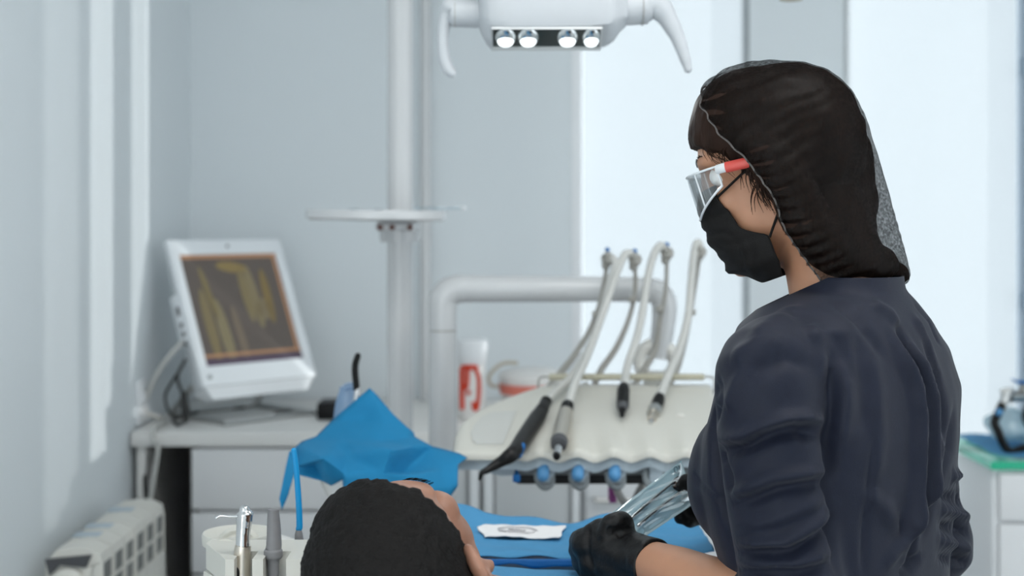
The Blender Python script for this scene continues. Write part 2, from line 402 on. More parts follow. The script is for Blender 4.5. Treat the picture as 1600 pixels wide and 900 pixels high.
def blob(cx, cy, rx, ry, ang, n=18):
    a = math.radians(ang); return [(cx+rx*math.cos(t)*math.cos(a)-ry*math.sin(t)*math.sin(a), cy+rx*math.cos(t)*math.sin(a)+ry*math.sin(t)*math.cos(a)) for t in np.linspace(0, 2*math.pi, n, endpoint=False)]
for bl, c in ((blob(.27, .72, .055, .32, -4), (92, 86, 66)), (blob(.14, .66, .05, .36, -2), (88, 80, 58)), (blob(.2, .35, .03, .25, -8), (86, 78, 54)), (blob(.66, .40, .05, .30, -3), (94, 87, 67)), (blob(.58, .38, .045, .26, -3), (92, 84, 62)), (blob(.80, .40, .045, .26, 0), (90, 78, 50)), (blob(.5, .12, .16, .05, 8), (98, 86, 56)), (blob(.42, .75, .04, .28, -4), (82, 74, 64)), (blob(.73, .52, .09, .1, 0), (90, 83, 66))):
    ov('scan_streak', bl, c, .5)
for r in ((0, 0, 1, .035), (.955, .035, .985, .93), (0, .90, 1, .925)): ov('border_line', [(r[0], r[1]), (r[2], r[1]), (r[2], r[3]), (r[0], r[3])], (130, 98, 74), .45, 2.2)
ov('task_bar', [(0, .945), (1, .945), (1, 1), (0, 1)], (58, 48, 62), .5, 2.4)
pr = MB()
for k, (b0, b1) in enumerate(((.50, .56), (.42, .45), (.36, .39), (.30, .33))):
    pr.box(mp(.001, (b0+b1)/2, -.022)-Rv*.001, (.008, (b1-b0)*Hm, .012), R=RM, bev=.001)
pr.build('port_row', M['rubber'], mon)
MB().box(mp(-.0, .47, -.03), (.006, .34*Hm, .03), R=RM, bev=.002).build('port_strip', M['bezel'], mon)
MB().cyl(mp(.07, .06, -.001), mp(.07, .06, .002), .006).build('power_button', M['chrome'], mon)
MB().cyl(mp(.5, .95, -.001), mp(.5, .95, .001), .004).build('camera_dot', M['rubber'], mon)
sb = MB(); sc_ = mp(.5, 0); flat = Vector((Nv.x, Nv.y, 0)).normalized(); lft = Rv
foot_a = sc_+flat*.03; foot_a.z = DZ+.006; foot_b = sc_-flat*.20; foot_b.z = DZ+.006
for sgn in (-1, 1):
    o = lft*(sgn*.13)
    sb.tube([foot_a+o, foot_b+o], .007, n=8, smooth=0)
    sb.tube([foot_b+o, mp(.5+sgn*.33, .15, -.06)], .009, n=8, smooth=0)
sb.tube([foot_b-lft*.13, foot_b+lft*.13], .007, n=8, smooth=0); sb.tube([foot_a-lft*.14, foot_a+lft*.14], .007, n=8, smooth=0)
sb.build('stand', M['metal'], mon)
# ---- cables, adapter, socket
tag(MB().tube([mp(-.02, .33, -.03), P(262, 560, 3.42), P(240, 595, 3.42), P(226, 640, 3.44), V(-.86, 3.5, DZ+.006), V(-.84, 3.44, DZ+.008), V(-.835, 3.335, DZ+.009), V(-.834, 3.312, DZ+.007), V(-.832, 3.298, DZ-.02), P(247, 700, 3.29), P(238, 760, 3.29), P(232, 800, 3.29), P(226, 880, 3.3), V(-.83, 3.3, .01)], .0055, n=8, smooth=8).build('white_cable', M['greycable']), 'pale grey cable looping down over the left end of the desk', 'cable')
tag(MB().tube([mp(-.015, .22, -.035), P(277, 590, 3.42), P(288, 620, 3.40)], .004, n=8).tube([P(287, 616, 3.40), P(290, 640, 3.39), P(291, 657, 3.38)], [.008, .011, .006], n=10, round_ends=True).tube([P(291, 657, 3.38), V(-.80, 3.40, DZ+.005), V(-.83, 3.5, DZ+.005), V(-.80, 3.62, DZ+.005)], .004, n=8).build('adapter_cable', M['blackcable']), 'black cable with a fat plug hanging from the side of the computer', 'cable')
tag(MB().tube([P(276, 585, 3.43), P(258, 620, 3.46), V(-.845, 3.56, DZ+.004), V(-.80, 3.66, DZ+.004), V(-.70, 3.72, DZ+.004)], .0035, n=8).build('thin_cable', M['blackcable']), 'thin dark cable trailing behind the computer towards the wall', 'cable')
tag(MB().tube([V(-.868, 3.90, .87), V(-.865, 3.45, .87), V(-.862, 3.345, .85), V(-.853, 3.33, .7), V(-.848, 3.33, .5), V(-.85, 3.34, .25), V(-.84, 3.4, .01)], .006, n=8).build('floor_cable', M['blackcable']), 'black cable hanging down in the dark gap under the desk', 'cable')
tag(MB().tube([V(-.60, 3.60, DZ+.004), V(-.56, 3.66, DZ+.004), V(-.52, 3.62, DZ+.004), V(-.47, 3.58, DZ+.008)], .0035, n=8).build('adapter_lead', M['blackcable']), 'short dark cord running to the black adapter on the desk', 'cable')
pa = thing('power_adapter', (-.452, 3.55, DZ), 'black power adapter box lying on the desk by the blue sheet', 'adapter')
MB().box((-.452, 3.55, DZ+.022), (.058, .1, .042), bev=.005).build('case', M['black'], pa); MB().box((-.452, 3.512, DZ+.0445), (.04, .02, .002), bev=.0008).build('rating_plate', M['rubber'], pa)
so = thing('wall_socket', (XL, 3.42, .93), 'small white wall socket by the left end of the desk', 'socket')
MB().box((XL+.004, 3.42, .985), (.012, .075, .105), bev=.004).build('plate', M['white'], so); MB().lathe([(.02, 0), (.018, .004), (0, .004)], (XL+.0101, 3.42, .99), (1, 0, 0)).build('outlet', M['white'], so)

# ---- radiator
rd = thing('radiator', (-.80, 2.85, 0), 'white ribbed radiator low on the left wall', 'radiator')
n_s, y0, y1 = 6, 2.615, 3.085; pitch = (y1-y0)/n_s; RX0, RX1, RZ0, RZ1 = XL+.035, -.752, .15, .818
for i in range(n_s):
    a, b = y0+i*pitch+.0025, y0+(i+1)*pitch-.0025
    # side profile of one section: rounded top, open grille slot below it at the front
    prof = [(RX0, RZ0), (RX1-.012, RZ0), (RX1, RZ0+.012), (RX1, RZ1-.11), (RX1-.018, RZ1-.108), (RX1-.018, RZ1-.032), (RX1-.002, RZ1-.03), (RX1-.006, RZ1-.012), (RX1-.03, RZ1-.001), ((RX0+RX1)/2, RZ1), (RX0+.02, RZ1-.004), (RX0, RZ1-.03)]
    s = MB().prism([(x, a, z) for x, z in prof], (0, b-a, 0)).build('section', M['rad'], rd, angle=30)
    g = MB(); g.bx(RX1-.0182, RX1-.004, a+.009, b-.009, RZ1-.107, RZ1-.033); g.build('slot_shadow_block', M['slotshadow'], s, smooth=False)  # grey block set in the opening to stand for its inner shadow
    g = MB(); g.bx(RX1-.02, RX1-.001, a, a+.006, RZ1-.112, RZ1-.03); g.bx(RX1-.02, RX1-.001, b-.006, b, RZ1-.112, RZ1-.03); g.bx(RX1-.02, RX1-.002, a, b, RZ1-.073, RZ1-.067); g.build('grille_bar', M['rad'], s, smooth=False)
    MB().box(((RX0+RX1)/2-.01, (a+b)/2, RZ1-.0005), (.05, (b-a)*.5, .003), bev=.001).build('top_vent', M['bluegrey'], s) if i in (1, 2, 4) else None
MB().prism([(RX0+.002, y0-.006, RZ1-.02), (RX1-.02, y0-.006, RZ1-.012), (RX1-.03, y0-.006, RZ1-.035), (RX0+.03, y0-.006, RZ1-.03), (RX0+.01, y0-.006, RZ1-.05)], (0, .009, 0)).build('end_slot', M['rubber'], rd)
MB().lathe([(.03, 0), (.03, .012), (.024, .016), (.017, .017), (.017, .03), (.011, .033), (0, .033)], (-.815, y0+.004, .752), (0, -1, 0)).build('end_plug', M['rad'], rd)
MB().lathe([(.008, 0), (.008, .004), (0, .004)], (-.815, y0-.028, .752), (0, -1, 0)).build('vent_screw', M['beige'], rd)
for yb, zb in ((2.7, .25), (3.0, .25), (2.7, .7), (3.0, .7)): MB().bx(XL+.002, RX0+.004, yb-.02, yb+.02, zb, zb+.04).build('wall_bracket', M['rad'], rd)
MB().tube([(-.82, 3.07, .2), (-.82, 3.13, .2), (-.82, 3.13, 0)], .011, n=10, smooth=0).build('feed_pipe', M['rad'], rd)

# ---- things on the worktop behind the dental unit
sp = P(737, 646, 3.55); sp.z = DZ
sh = thing('plastic_bottle', sp, 'white translucent jar with red lettering and a wide cap on the worktop', 'jar')
MB().lathe([(0, 0), (.030, 0), (.034, .004), (.0345, .13), (.031, .142)], sp, n=40).build('jar', M['pale'], sh)
MB().lathe([(.034, .135), (.038, .14), (.040, .165), (.041, .19), (.037, .197), (0, .199)], sp, n=40).build('cap', M['white'], sh)
def on_jar(pts, r, nm):       # red strokes wrapped around the front of the jar
    w = [Vector((sp.x+.0352*math.sin(a), sp.y-.0352*math.cos(a), sp.z+h)) for a, h in pts]
    return MB().tube(w, r, n=8, smooth=6, flat=.9).build(nm, M['red'], sh)
on_jar([(-.75, .128), (-.1, .13), (.45, .128)], .007, 'lettering'); on_jar([(-.7, .125), (-.72, .07), (-.7, .025)], .0075, 'lettering')
on_jar([(-.25, .125), (-.3, .09), (-.42, .075)], .006, 'lettering'); on_jar([(.3, .125), (.52, .105), (.55, .07), (.42, .03), (.22, .028), (.16, .045)], .006, 'lettering'); on_jar([(-.3, .068), (-.2, .065), (-.12, .072)], .005, 'lettering')
tb = V(.055, 3.62, DZ)
tu = thing('plastic_tub', tb, 'low round white tub with a salmon band behind the dental unit', 'tub')
MB().lathe([(0, 0), (.075, 0), (.08, .006), (.086, .085), (.088, .09), (.088, .1), (.082, .108), (.04, .118), (0, .119)], tb, n=44).build('tub', M['pale'], tu)
MB().lathe([(.0845, .055), (.0862, .055), (.0875, .08), (.0862, .08)], tb, n=44).build('band', M['pink'], tu)
MB().tube([tb+V(-.085, 0, .07), tb+V(-.108, -.01, .075), tb+V(-.112, -.01, .1), tb+V(-.08, 0, .128), tb+V(-.04, 0, .13)], .005, n=8).build('handle', M['beige'], tu)

# ---- cabinet at the right edge of the view
rcx0, rcy0 = 1.087, 3.22
rc = thing('cabinet', (1.4, 3.5, 0), 'white drawer cabinet with a green glass top at the right', 'cabinet')
MB().bx(rcx0, 1.95, rcy0, 3.58, 0, .858, .003).build('carcass', M['white'], rc)
for z0, z1 in ((.745, .850), (.44, .736), (.1, .41)): MB().bx(rcx0+.012, 1.52, rcy0-.018, rcy0-.0005, z0, z1, .003).build('drawer', M['drawer'], rc)
MB().bx(rcx0-.010, 1.96, rcy0-.02, 3.59, .860, .879, .002).build('glass_top', M['frost'], rc)
MB().bx(rcx0-.0105, 1.962, rcy0-.0235, rcy0-.0203, .860, .879).build('glass_edge', M['greenedge'], rc, smooth=False)
tw = V(1.35, 3.5, .8665); g = MB(); nx, ny = 26, 26; vs = []
for j in range(ny):
    for i in range(nx):
        x, y = rcx0+.02+.62*i/(nx-1), rcy0+.02+.33*j/(ny-1); vs.append((x, y, .8805+.006*(.5+.5*math.sin(x*37+y*21)*math.cos(y*29))))
g.add(vs, [(j*nx+i, j*nx+i+1, (j+1)*nx+i+1, (j+1)*nx+i) for j in range(ny-1) for i in range(nx-1)])
tag(g.build('blue_cloth', M['bluecloth']), 'blue paper cloth spread on the green glass top', 'cloth')
for k, (cx, cy, s) in enumerate(((1.22, 3.42, .9), (1.40, 3.46, .95), (1.50, 3.34, .6))):
    b = MB().ell((cx, cy, .928), (.09*s, .07*s, .042*s), nu=28, nv=16); v = np.array([tuple(q) for q in b.v]); n = v-np.array([cx, cy, .928]); n /= np.linalg.norm(n, axis=1, keepdims=True)
    v += n*(vnoise(v, 28, k)*.016)[:, None]; v[:, 2] = np.maximum(v[:, 2], .889); b.v = [Vector(q) for q in v]
    tag(b.build('plastic_bag', M['bag']), ['crumpled clear bag nearest the blue cloth edge, left of the others', 'crumpled clear bag at the back of the blue cloth', 'small crumpled clear bag right of the dark bow frame'][k], 'bag', 'clear bags on the glass topped cabinet')
fbw = thing('face_bow', (1.22, 3.3, .888), 'dark bent bow frame with metal clamps standing on the blue cloth', 'tool')
pth = [P(1640, 690, 3.36), P(1600, 700, 3.31), P(1580, 706, 3.30), P(1568, 694, 3.30), P(1560, 675, 3.30), P(1554, 660, 3.31), P(1560, 645, 3.32), P(1568, 628, 3.33)]
MB().tube(pth, [.010]*8, n=10, smooth=6).build('bow_arm', M['black'], fbw)
MB().tube([P(1568, 630, 3.33), P(1574, 613, 3.33), P(1576, 606, 3.33)], [.012, .011, .008], n=10).tube([P(1566, 611, 3.33), P(1580, 609, 3.33)], .006, n=8, smooth=0, round_ends=True).build('clamp', M['metal'], fbw)
MB().tube([P(1576, 620, 3.34), P(1600, 618, 3.36), P(1650, 612, 3.4)], .014, n=10).build('cross_bar', M['metal'], fbw)
MB().tube([P(1582, 593, 3.33), P(1592, 597, 3.33), P(1625, 596, 3.35)], [.004, .008, .01], n=10, flat=.5, round_ends=True).build('ear_pad', M['bluedeep'], fbw)
MB().cyl(P(1596, 612, 3.345), P(1600, 598, 3.345), .008).build('post', M['rod'], fbw)
MB().ell(P(1561, 644, 3.305), (.009, .007, .009)).build('marker_dot', M['knob'], fbw)
MB().tube([P(1608, 665, 3.36), P(1602, 650, 3.36), P(1608, 632, 3.36)], .009, n=10).tube([P(1608, 665, 3.36), P(1640, 690, 3.36)], .009, n=10).build('second_arm', M['black'], fbw)
# ---- beige fixture peeking in at the top
pf = P(1236, 2, 2.6)
fx = thing('ceiling_fixture', (pf.x, pf.y, ZC), 'round beige fixture just showing at the top edge above the hair net', 'fixture')
MB().lathe([(0, 0), (.02, .002), (.026, .012), (.026, .05), (.02, .06), (.012, .065)], pf, n=28).build('round_end', M['beige'], fx)
MB().cyl(pf+V(0, 0, .06), V(pf.x, pf.y, ZC), .012).build('drop_rod', M['white'], fx)
# ================================================================ treatment unit
# ---- pole with a round shelf
px_, py_ = P(625, 500, 2.9).x, 2.9
pole = thing('pole', (px_, py_, 0), 'tall white enamelled pole carrying a round shelf, behind the blue sheet', 'pole')
MB().cyl((px_, py_, 0), (px_, py_, ZC), .0262, n=32).build('post', M['enamel'], pole)
MB().lathe([(.1, 0), (.1, .015), (.04, .03), (.03, .05)], (px_, py_, 0), n=32).build('floor_flange', M['enamel'], pole)
shz = P(590, 336, 2.78).z; shx = P(588, 336, 2.78).x
MB().lathe([(0, .002), (.10, 0), (.128, .0), (.1365, .004), (.137, .016), (.1355, .020), (.13, .0205), (.128, .014), (0, .013)], (shx, 2.775, shz-.011), (.012, -.004, 1), n=64).build('round_shelf', M['enamel'], pole)
MB().box((px_+.0, py_-.06, shz-.022), (.075, .14, .018), bev=.005).lathe([(.040, -.05), (.042, -.03), (.042, -.008), (.038, 0)], (px_, py_, shz-.005), n=32).build('shelf_bracket', M['enamel'], pole)
for k, dx in enumerate((-.028, -.005, .03)): MB().cyl((px_+dx, py_-.135, shz-.024), (px_+dx, py_-.128, shz-.024), .006, n=12).build('bracket_screw', mat('bolt_head', (110, 84, 80), .5, .5), pole)
gp = thing('glass_plate', (shx+.13, 2.80, shz+.0105), 'small clear glass plate sticking out past the round shelf', 'plate')
MB().box((shx+.125, 2.78, shz+.0135), (.10, .06, .004), rz=.1, bev=.0015).build('plate', M['plate'], gp); MB().box((shx+.17, 2.783, shz+.0135), (.008, .062, .006), rz=.1, bev=.002).build('plate_edge', M['frame'], gp)
for k, (dx, lb) in enumerate(((-.035, 'small clear bead on the left of the round shelf'), (.012, 'small clear bead on the round shelf in front of the pole'))):
    tag(MB().lathe([(0, 0), (.012, 0), (.013, .004), (.009, .008), (0, .009)], (shx+dx, 2.70, shz+.003), n=20).build('glass_dish', M['plate']), lb, 'dish')
tp = P(664, 300, 3.88)
tag(MB().cyl((tp.x, 3.9, DZ+.001), (tp.x, 3.9, ZC-.001), .0155, n=24).build('conduit_pipe', M['enamel']), 'thin white pipe running up the back wall beside the pole', 'pipe')

# ---- white cranked arm
D0 = 2.75; ax = P(692, 500, D0).x; az = P(900, 451, D0).z
arm = thing('support_arm', (ax, D0, 0), 'thick white cranked tube arm holding the dental unit', 'arm')
MB().cyl((ax, D0, 0), (ax, D0, P(0, 516, D0).z-.0015), .0272, n=36).build('upright_tube', M['enamel'], arm)
MB().cyl((ax, D0, P(0, 519, D0).z), (ax, D0, P(0, 515, D0).z), .0262, n=36).build('seam_ring', M['rod'], arm)
x2 = P(1038, 451, D0).x
MB().tube([(ax, D0, P(0, 515, D0).z), (ax, D0, P(0, 490, D0).z), (ax+.0015, D0, az-.022), (ax+.012, D0, az-.007), (ax+.032, D0, az), (ax+.08, D0, az), (x2-.1, D0, az-.001), (x2-.03, D0, az-.002)], [.0272, .0275, .0285, .0285, .0275, .0265, .0245, .0240], n=36, smooth=8).build('crossbar', M['enamel'], arm)
MB().tube([(x2-.045, D0, az-.002), (x2-.015, D0, az-.006), (x2+.0, D0, az-.03), (x2-.003, D0, az-.08), (x2-.012, D0, az-.135)], [.0243, .0245, .0245, .0225, .019], n=28).build('elbow_drop', M['enamel'], arm)
jz = P(1032, 565, D0).z
MB().torus((x2-.014, D0, jz), .034, .013, (.2, 1, 0), n=36, m=14).build('joint_ring', M['offwhite'], arm)
MB().lathe([(.03, -.12), (.03, -.05), (.024, -.035), (.024, -.02), (.0, -.018)], (x2-.014, D0, jz), n=28).build('joint_post', M['cream'], arm)

# ---- delivery unit
def ztop(y): return 1.0555+(y-2.25)*.2383
def wave(x): return math.cos(2*math.pi*(x-.0456)/.0575)*min(1, max(0, (x-.005)/.03))
UX0, UX1 = -.094, .358
unit = thing('dental_unit', (.14, 2.42, .98), 'cream dental delivery unit with a wavy front lip and hose arms', 'dental unit')
def xl(t):
    pts = [(0, -.094), (.2, -.0945), (.4, -.088), (.6, -.058), (.8, -.002), (.93, .045), (1, .085)]
    for (a, b), (c, d_) in zip(pts[:-1], pts[1:]):
        if t <= c: return b+(d_-b)*(t-a)/(c-a)
    return pts[-1][1]
def shell(name, m, s_in, ya, yb, z_up, z_dn, amp, yamp):
    """slab that follows the plan outline; wavy along its front lip"""
    nt, ns = 26, 170; rings = []
    def pt(s, t, z, k=0):
        x = xl(t)+s_in; x = x+(UX1-s_in-x)*s; y = ya+(yb-ya)*t
        return Vector((x, y, z))
    ts = [0, .012, .03, .06, .1, .15, .2, .28, .36, .45, .55, .65, .75, .85, .92, .97, 1.0]
    ss = [0, .004, .012, .024]+list(np.linspace(.04, .97, ns))+[.985, .995, 1.0]
    for s in ss:
        e = min(s, 1-s)*(UX1-UX0); rnd = max(0, 1-e/.012); drop = .010*(1-math.sqrt(max(0, 1-rnd*rnd)))
        up, dn = [], []
        for t in ts:
            q = pt(s, t, 0); w = wave(q.x); fr = max(0, 1-t/.008); edge = .006*(1-math.sqrt(max(0, 1-max(0, 1-t/.06)**2)))+.010*(1-math.sqrt(max(0, 1-max(0, (t-.93)/.07)**2)))
            dec = math.exp(-t*5.5)
            q.y += -yamp*w*math.exp(-t*9)
            z = ztop(q.y)+z_up
            up.append(Vector((q.x, q.y, z-edge-drop+amp*w*dec)))
            dn.append(Vector((q.x, q.y, z+z_dn+amp*w*dec*.9)))
        rings.append(up+dn[::-1])
    return MB().loft(rings).build(name, m, unit, angle=50)
shell('top_shell', M['cream'], 0, 2.25, 2.56, 0, -.014, .0065, .004)
shell('lower_shell', M['bluegrey'], .004, 2.262, 2.555, -.0145, -.020, .0065, .004)
# raised back ledge
lb = MB(); zb = ztop(2.50)
lb.prism([(.085, 2.50, zb-.004), (.085, 2.525, zb+.008), (.085, 2.566, zb+.010), (.085, 2.566, zb-.02), (.085, 2.50, zb-.02)], (.268, 0, 0))
lb.build('rear_ledge', M['cream'], unit)
# inset panel on the left of the top
pnl = [P(738, 693, 2.29), P(736, 676, 2.325), P(742, 660, 2.36), P(752, 648, 2.39), P(766, 640, 2.41), P(808, 637, 2.42), P(786, 700, 2.275), P(745, 700, 2.275)]
for q in pnl: q.z = ztop(q.y)+.0004
MB().prism(pnl, (0, 0, .0012)).build('side_pad', M['pad'], unit, smooth=False)
MB().box((P(1063, 643, 2.4).x, 2.4, ztop(2.4)+.001), (.012, .012, .003), bev=.001).build('lamp_button', M['offwhite'], unit)
# underside with holders
uy = 2.285
wd = [P(742, 712, uy), P(800, 712, uy), P(812, 742, uy), P(782, 744, uy), P(757, 737, uy)]
MB().prism(wd, (0, .14, 0)).build('cheek_left', M['bluegrey'], unit, smooth=False)
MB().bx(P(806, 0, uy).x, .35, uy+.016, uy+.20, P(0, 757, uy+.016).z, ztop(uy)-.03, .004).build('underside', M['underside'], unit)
MB().bx(P(806, 0, uy).x, .352, uy-.003, uy+.014, P(0, 742, uy).z, P(0, 724, uy).z, .003).build('holder_bar', M['holder'], unit)
for k, hx in enumerate((851, 905, 962, 1020)):
    c = P(hx, 738, uy-.012)
    b = MB(); b.tube([c+V(-.0125, .008, .018), c+V(-.013, 0, .004), c+V(-.011, -.003, -.014), c+V(0, -.004, -.024), c+V(.011, -.003, -.018), c+V(.0135, 0, -.004)], [.0035, .0045, .005, .005, .0045, .0035], n=10, round_ends=True)
    h = b.build('holder_hook', M['holder'], unit)
    MB().box(c+V(.005, .004, .004), (.022, .016, .042), bev=.003).build('hook_block', M['bluegrey'], h)
    if k < 3: MB().tube([c+V(-.002, -.006, .010), c+V(-.003, -.018, -.002)], [.0095, .0100], n=18, smooth=0, round_ends=True).build('knob', M['knob'], unit)
MB().box(P(807, 747, 2.26), (.012, .012, .013), bev=.003).cyl(P(807, 744, 2.27), P(807, 728, 2.29), .003).build('valve_knob', M['bluedeep'], unit)
# rail
ra, rb = P(858, 589, 2.55), P(1100, 589, 2.55)
MB().cyl(ra, rb, .0060, n=16).build('rail', M['rail'], unit)
for q, s in ((ra, -1), (rb, 1)):
    MB().tube([q, q+V(s*.010, 0, 0), q+V(s*.018, -.002, -.004), q+V(s*.019, -.004, -.022), q+V(s*.012, -.006, -.034)], .002, n=8).build('rail_wire', M['rod'], unit)
MB().box(P(1096, 628, 2.5), (.022, .02, .02), bev=.005).build('clear_clip', M['frame'], unit)
# hose arms: a slim rod behind, and a knob at the top
rods = [
 [(846, 622, 2.60), (868, 592, 2.63), (900, 552, 2.65), (925, 508, 2.66), (940, 462, 2.66), (949, 410, 2.655)],
 [(925, 612, 2.60), (938, 580, 2.63), (962, 545, 2.65), (982, 500, 2.66), (992, 455, 2.66), (992, 412, 2.655)],
 [(985, 612, 2.60), (1008, 575, 2.64), (1024, 545, 2.66), (1031, 500, 2.66), (1040, 455, 2.66), (1042, 402, 2.655)],
 [(1040, 612, 2.60), (1058, 575, 2.63), (1070, 530, 2.65), (1080, 480, 2.66), (1087, 440, 2.66), (1093, 400, 2.655)]]
cl = [(931, 491), (988, 468), (1031, 483), (1081, 488)]
for k, r in enumerate(rods):
    w = PL(*r); o = MB().tube(w, [.006, .0065, .006, .005, .0042, .004], n=10).build('hose_rod', M['rod'], unit)
    e = w[-1]; MB().tube([e+V(-.003, 0, -.006), e+V(0, -.004, .008), e+V(-.002, -.012, .014)], [.008, .013, .006], n=14, round_ends=True).build('rod_knob', M['rod'], o)
    if k < 3: MB().cyl(e+V(.001, 0, .014), e+V(.0, 0, .022), .0028, n=10).ell(e+V(0, 0, .024), (.0048, .0048, .0042), nu=14, nv=10).build('rod_tip', M['bluedeep'], o)
    MB().box(P(*cl[k], 2.655), (.014, .016, .012), bev=.003).build('rod_clamp', M['rod'], o)
    # cuff on the rear ledge
    MB().tube([w[0]+V(0, .0, -.012), w[0]+V(.004, .003, .012)], [.011, .008], n=14, smooth=0).build('rod_socket', M['holder'], o)
# instruments with their hoses
def hose(parent, pts, r=.0062, base=None): return MB().tube(PL(*pts), r, n=12, smooth=8).build('hose', M['hose'], parent)
s1 = P(840, 650, 2.40)
sy = thing('air_water_syringe', s1, 'black angled syringe lying across the left of the dental unit', 'dental tool')
MB().tube(PL((853, 629, 2.40), (846, 642, 2.375), (838, 655, 2.348), (818, 685, 2.265), (806, 704, 2.215), (798, 712, 2.20)), [.0085, .0115, .0135, .013, .0125, .011], n=20).build('handle', mat('syringe_black', (27, 26, 26), .4, spec=.3), sy)
MB().tube(PL((806, 704, 2.215), (797, 712, 2.197), (780, 723, 2.20), (762, 734, 2.19), (753, 739, 2.185), (750, 748, 2.185)), [.0125, .0118, .0085, .0055, .0042, .003], n=16, round_ends=True).build('nozzle', mat('nozzle_black', (24, 23, 23), .4, spec=.3), sy)
MB().tube(PL((854, 626, 2.415), (851, 632, 2.405)), .01, n=14, smooth=0).build('collar', M['black'], sy)
MB().tube(PL((840, 668, 2.325), (826, 690, 2.257)), [.003, .003], n=8, smooth=0, round_ends=True).build('button_strip', M['greyplast'], sy)
MB().tube(PL((816, 697, 2.22), (811, 712, 2.205)), [.0055, .0045], n=10, smooth=0, round_ends=True).build('water_button', M['bluedeep'], sy)
hose(sy, [(853, 630, 2.41), (868, 612, 2.46), (895, 585, 2.52), (922, 540, 2.58), (940, 490, 2.62), (953, 440, 2.64), (961, 412, 2.64), (955, 402, 2.65), (949, 408, 2.65)], .0068)
s2 = P(880, 670, 2.32)
mh = thing('motor_handpiece', s2, 'shiny metal motor handpiece resting on the dental unit beside the syringe', 'dental tool')
MB().tube(PL((887, 633, 2.385), (884, 646, 2.355)), [.0105, .0115], n=20, smooth=0).build('rear_collar', M['black'], mh)
MB().tube(PL((884, 645, 2.357), (881, 660, 2.318), (874, 690, 2.235)), [.0122, .0132, .0132], n=24).build('body', M['brass'], mh)
MB().tube(PL((874, 689, 2.237), (873, 695, 2.222)), [.0137, .0125], n=24, smooth=0).build('front_ring', M['rubber'], mh)
MB().tube(PL((873, 695, 2.224), (870, 713, 2.185)), [.0072, .0062], n=18, smooth=0).build('spindle', M['chrome'], mh)
MB().tube(PL((870, 712, 2.187), (869.5, 715, 2.18)), [.0066, .005], n=14, smooth=0).build('tip', M['black'], mh)
hose(mh, [(887, 634, 2.385), (898, 600, 2.45), (918, 555, 2.54), (938, 500, 2.60), (957, 445, 2.63), (970, 410, 2.64), (979, 396, 2.65), (988, 399, 2.652), (992, 410, 2.655)], .0074)
s3 = P(974, 628, 2.43)
c3 = thing('hose_coupling', s3, 'black hose coupling hanging upright over the middle of the dental unit', 'dental tool')
MB().tube(PL((975, 603, 2.46), (974, 612, 2.445), (973, 634, 2.40)), [.0085, .0108, .0108], n=20).build('grip', M['black'], c3)
MB().tube(PL((973, 633, 2.402), (972, 640, 2.385)), [.0108, .007], n=20, smooth=0).build('cone', M['rubber'], c3)
MB().tube(PL((972, 638, 2.39), (972, 650, 2.365)), [.0055, .0035], n=14, smooth=0).build('stub', M['black'], c3)
hose(c3, [(975, 605, 2.458), (981, 570, 2.53), (996, 525, 2.58), (1006, 475, 2.62), (1013, 430, 2.64), (1022, 397, 2.645), (1032, 384, 2.65), (1040, 392, 2.652), (1042, 402, 2.655)], .0074)
s4 = P(1024, 640, 2.41)
c4 = thing('hose_coupling', s4, 'black and silver hose coupling tilted over the right of the dental unit', 'dental tool')
MB().tube(PL((1031, 619, 2.45), (1029, 626, 2.44), (1024, 640, 2.41)), [.0085, .0105, .0105], n=20).build('grip', M['black'], c4)
MB().tube(PL((1024, 638, 2.412), (1021, 647, 2.395)), .0112, n=20, smooth=0).build('silver_ring', M['metal'], c4)
MB().tube(PL((1021, 646, 2.397), (1018, 656, 2.375)), [.0085, .0072], n=18, smooth=0).build('stub', M['brass'], c4)
MB().tube(PL((1018, 655, 2.377), (1016, 662, 2.36)), [.005, .004], n=14, smooth=0).build('tip', M['chrome'], c4)
hose(c4, [(1030, 621, 2.448), (1045, 585, 2.51), (1062, 545, 2.57), (1075, 495, 2.62), (1080, 440, 2.64), (1084, 400, 2.645), (1089, 380, 2.648), (1094, 385, 2.652), (1094, 398, 2.655)], .0074)
# rear loops of hose going back into the unit
for k, (pts, lb) in enumerate((([(985, 600, 2.585), (965, 612, 2.56), (955, 622, 2.545), (948, 636, 2.50)], 'a'), ([(1046, 592, 2.585), (1022, 606, 2.56), (1010, 620, 2.545), (1004, 634, 2.50)], 'b'), ([(872, 598, 2.585), (858, 610, 2.56), (850, 622, 2.54), (844, 634, 2.49)], 'c'), ([(916, 600, 2.585), (905, 610, 2.56), (896, 622, 2.54), (888, 630, 2.50)], 'd'))):
    MB().tube(PL(*pts), .0055, n=10).build('return_hose', M['hose'], unit)
# hanging hoses under the unit and the support column
cw = MB().tube([(x2-.014, D0, jz-.11), (.26, 2.7, 1.03), (.2, 2.62, .99), (.16, 2.5, .985), (.15, 2.42, 1.0)], [.03, .03, .03, .026, .024], n=20).build('swivel_neck', M['beige'], unit)
MB().tube(PL((962, 752, 2.32), (968, 775, 2.36), (985, 790, 2.42), (1000, 765, 2.40), (1008, 750, 2.34)), .0062, n=10).build('slack_hose', M['hose'], unit)
MB().tube(PL((1020, 752, 2.32), (1010, 790, 2.38), (985, 805, 2.46), (985, 825, 2.55), (1000, 800, 2.66)), .0062, n=10).build('slack_hose', M['hose'], unit)
MB().box(P(957, 771, 2.5), (.014, .03, .03), bev=.004).build('hose_label', M['pouchred'], unit)

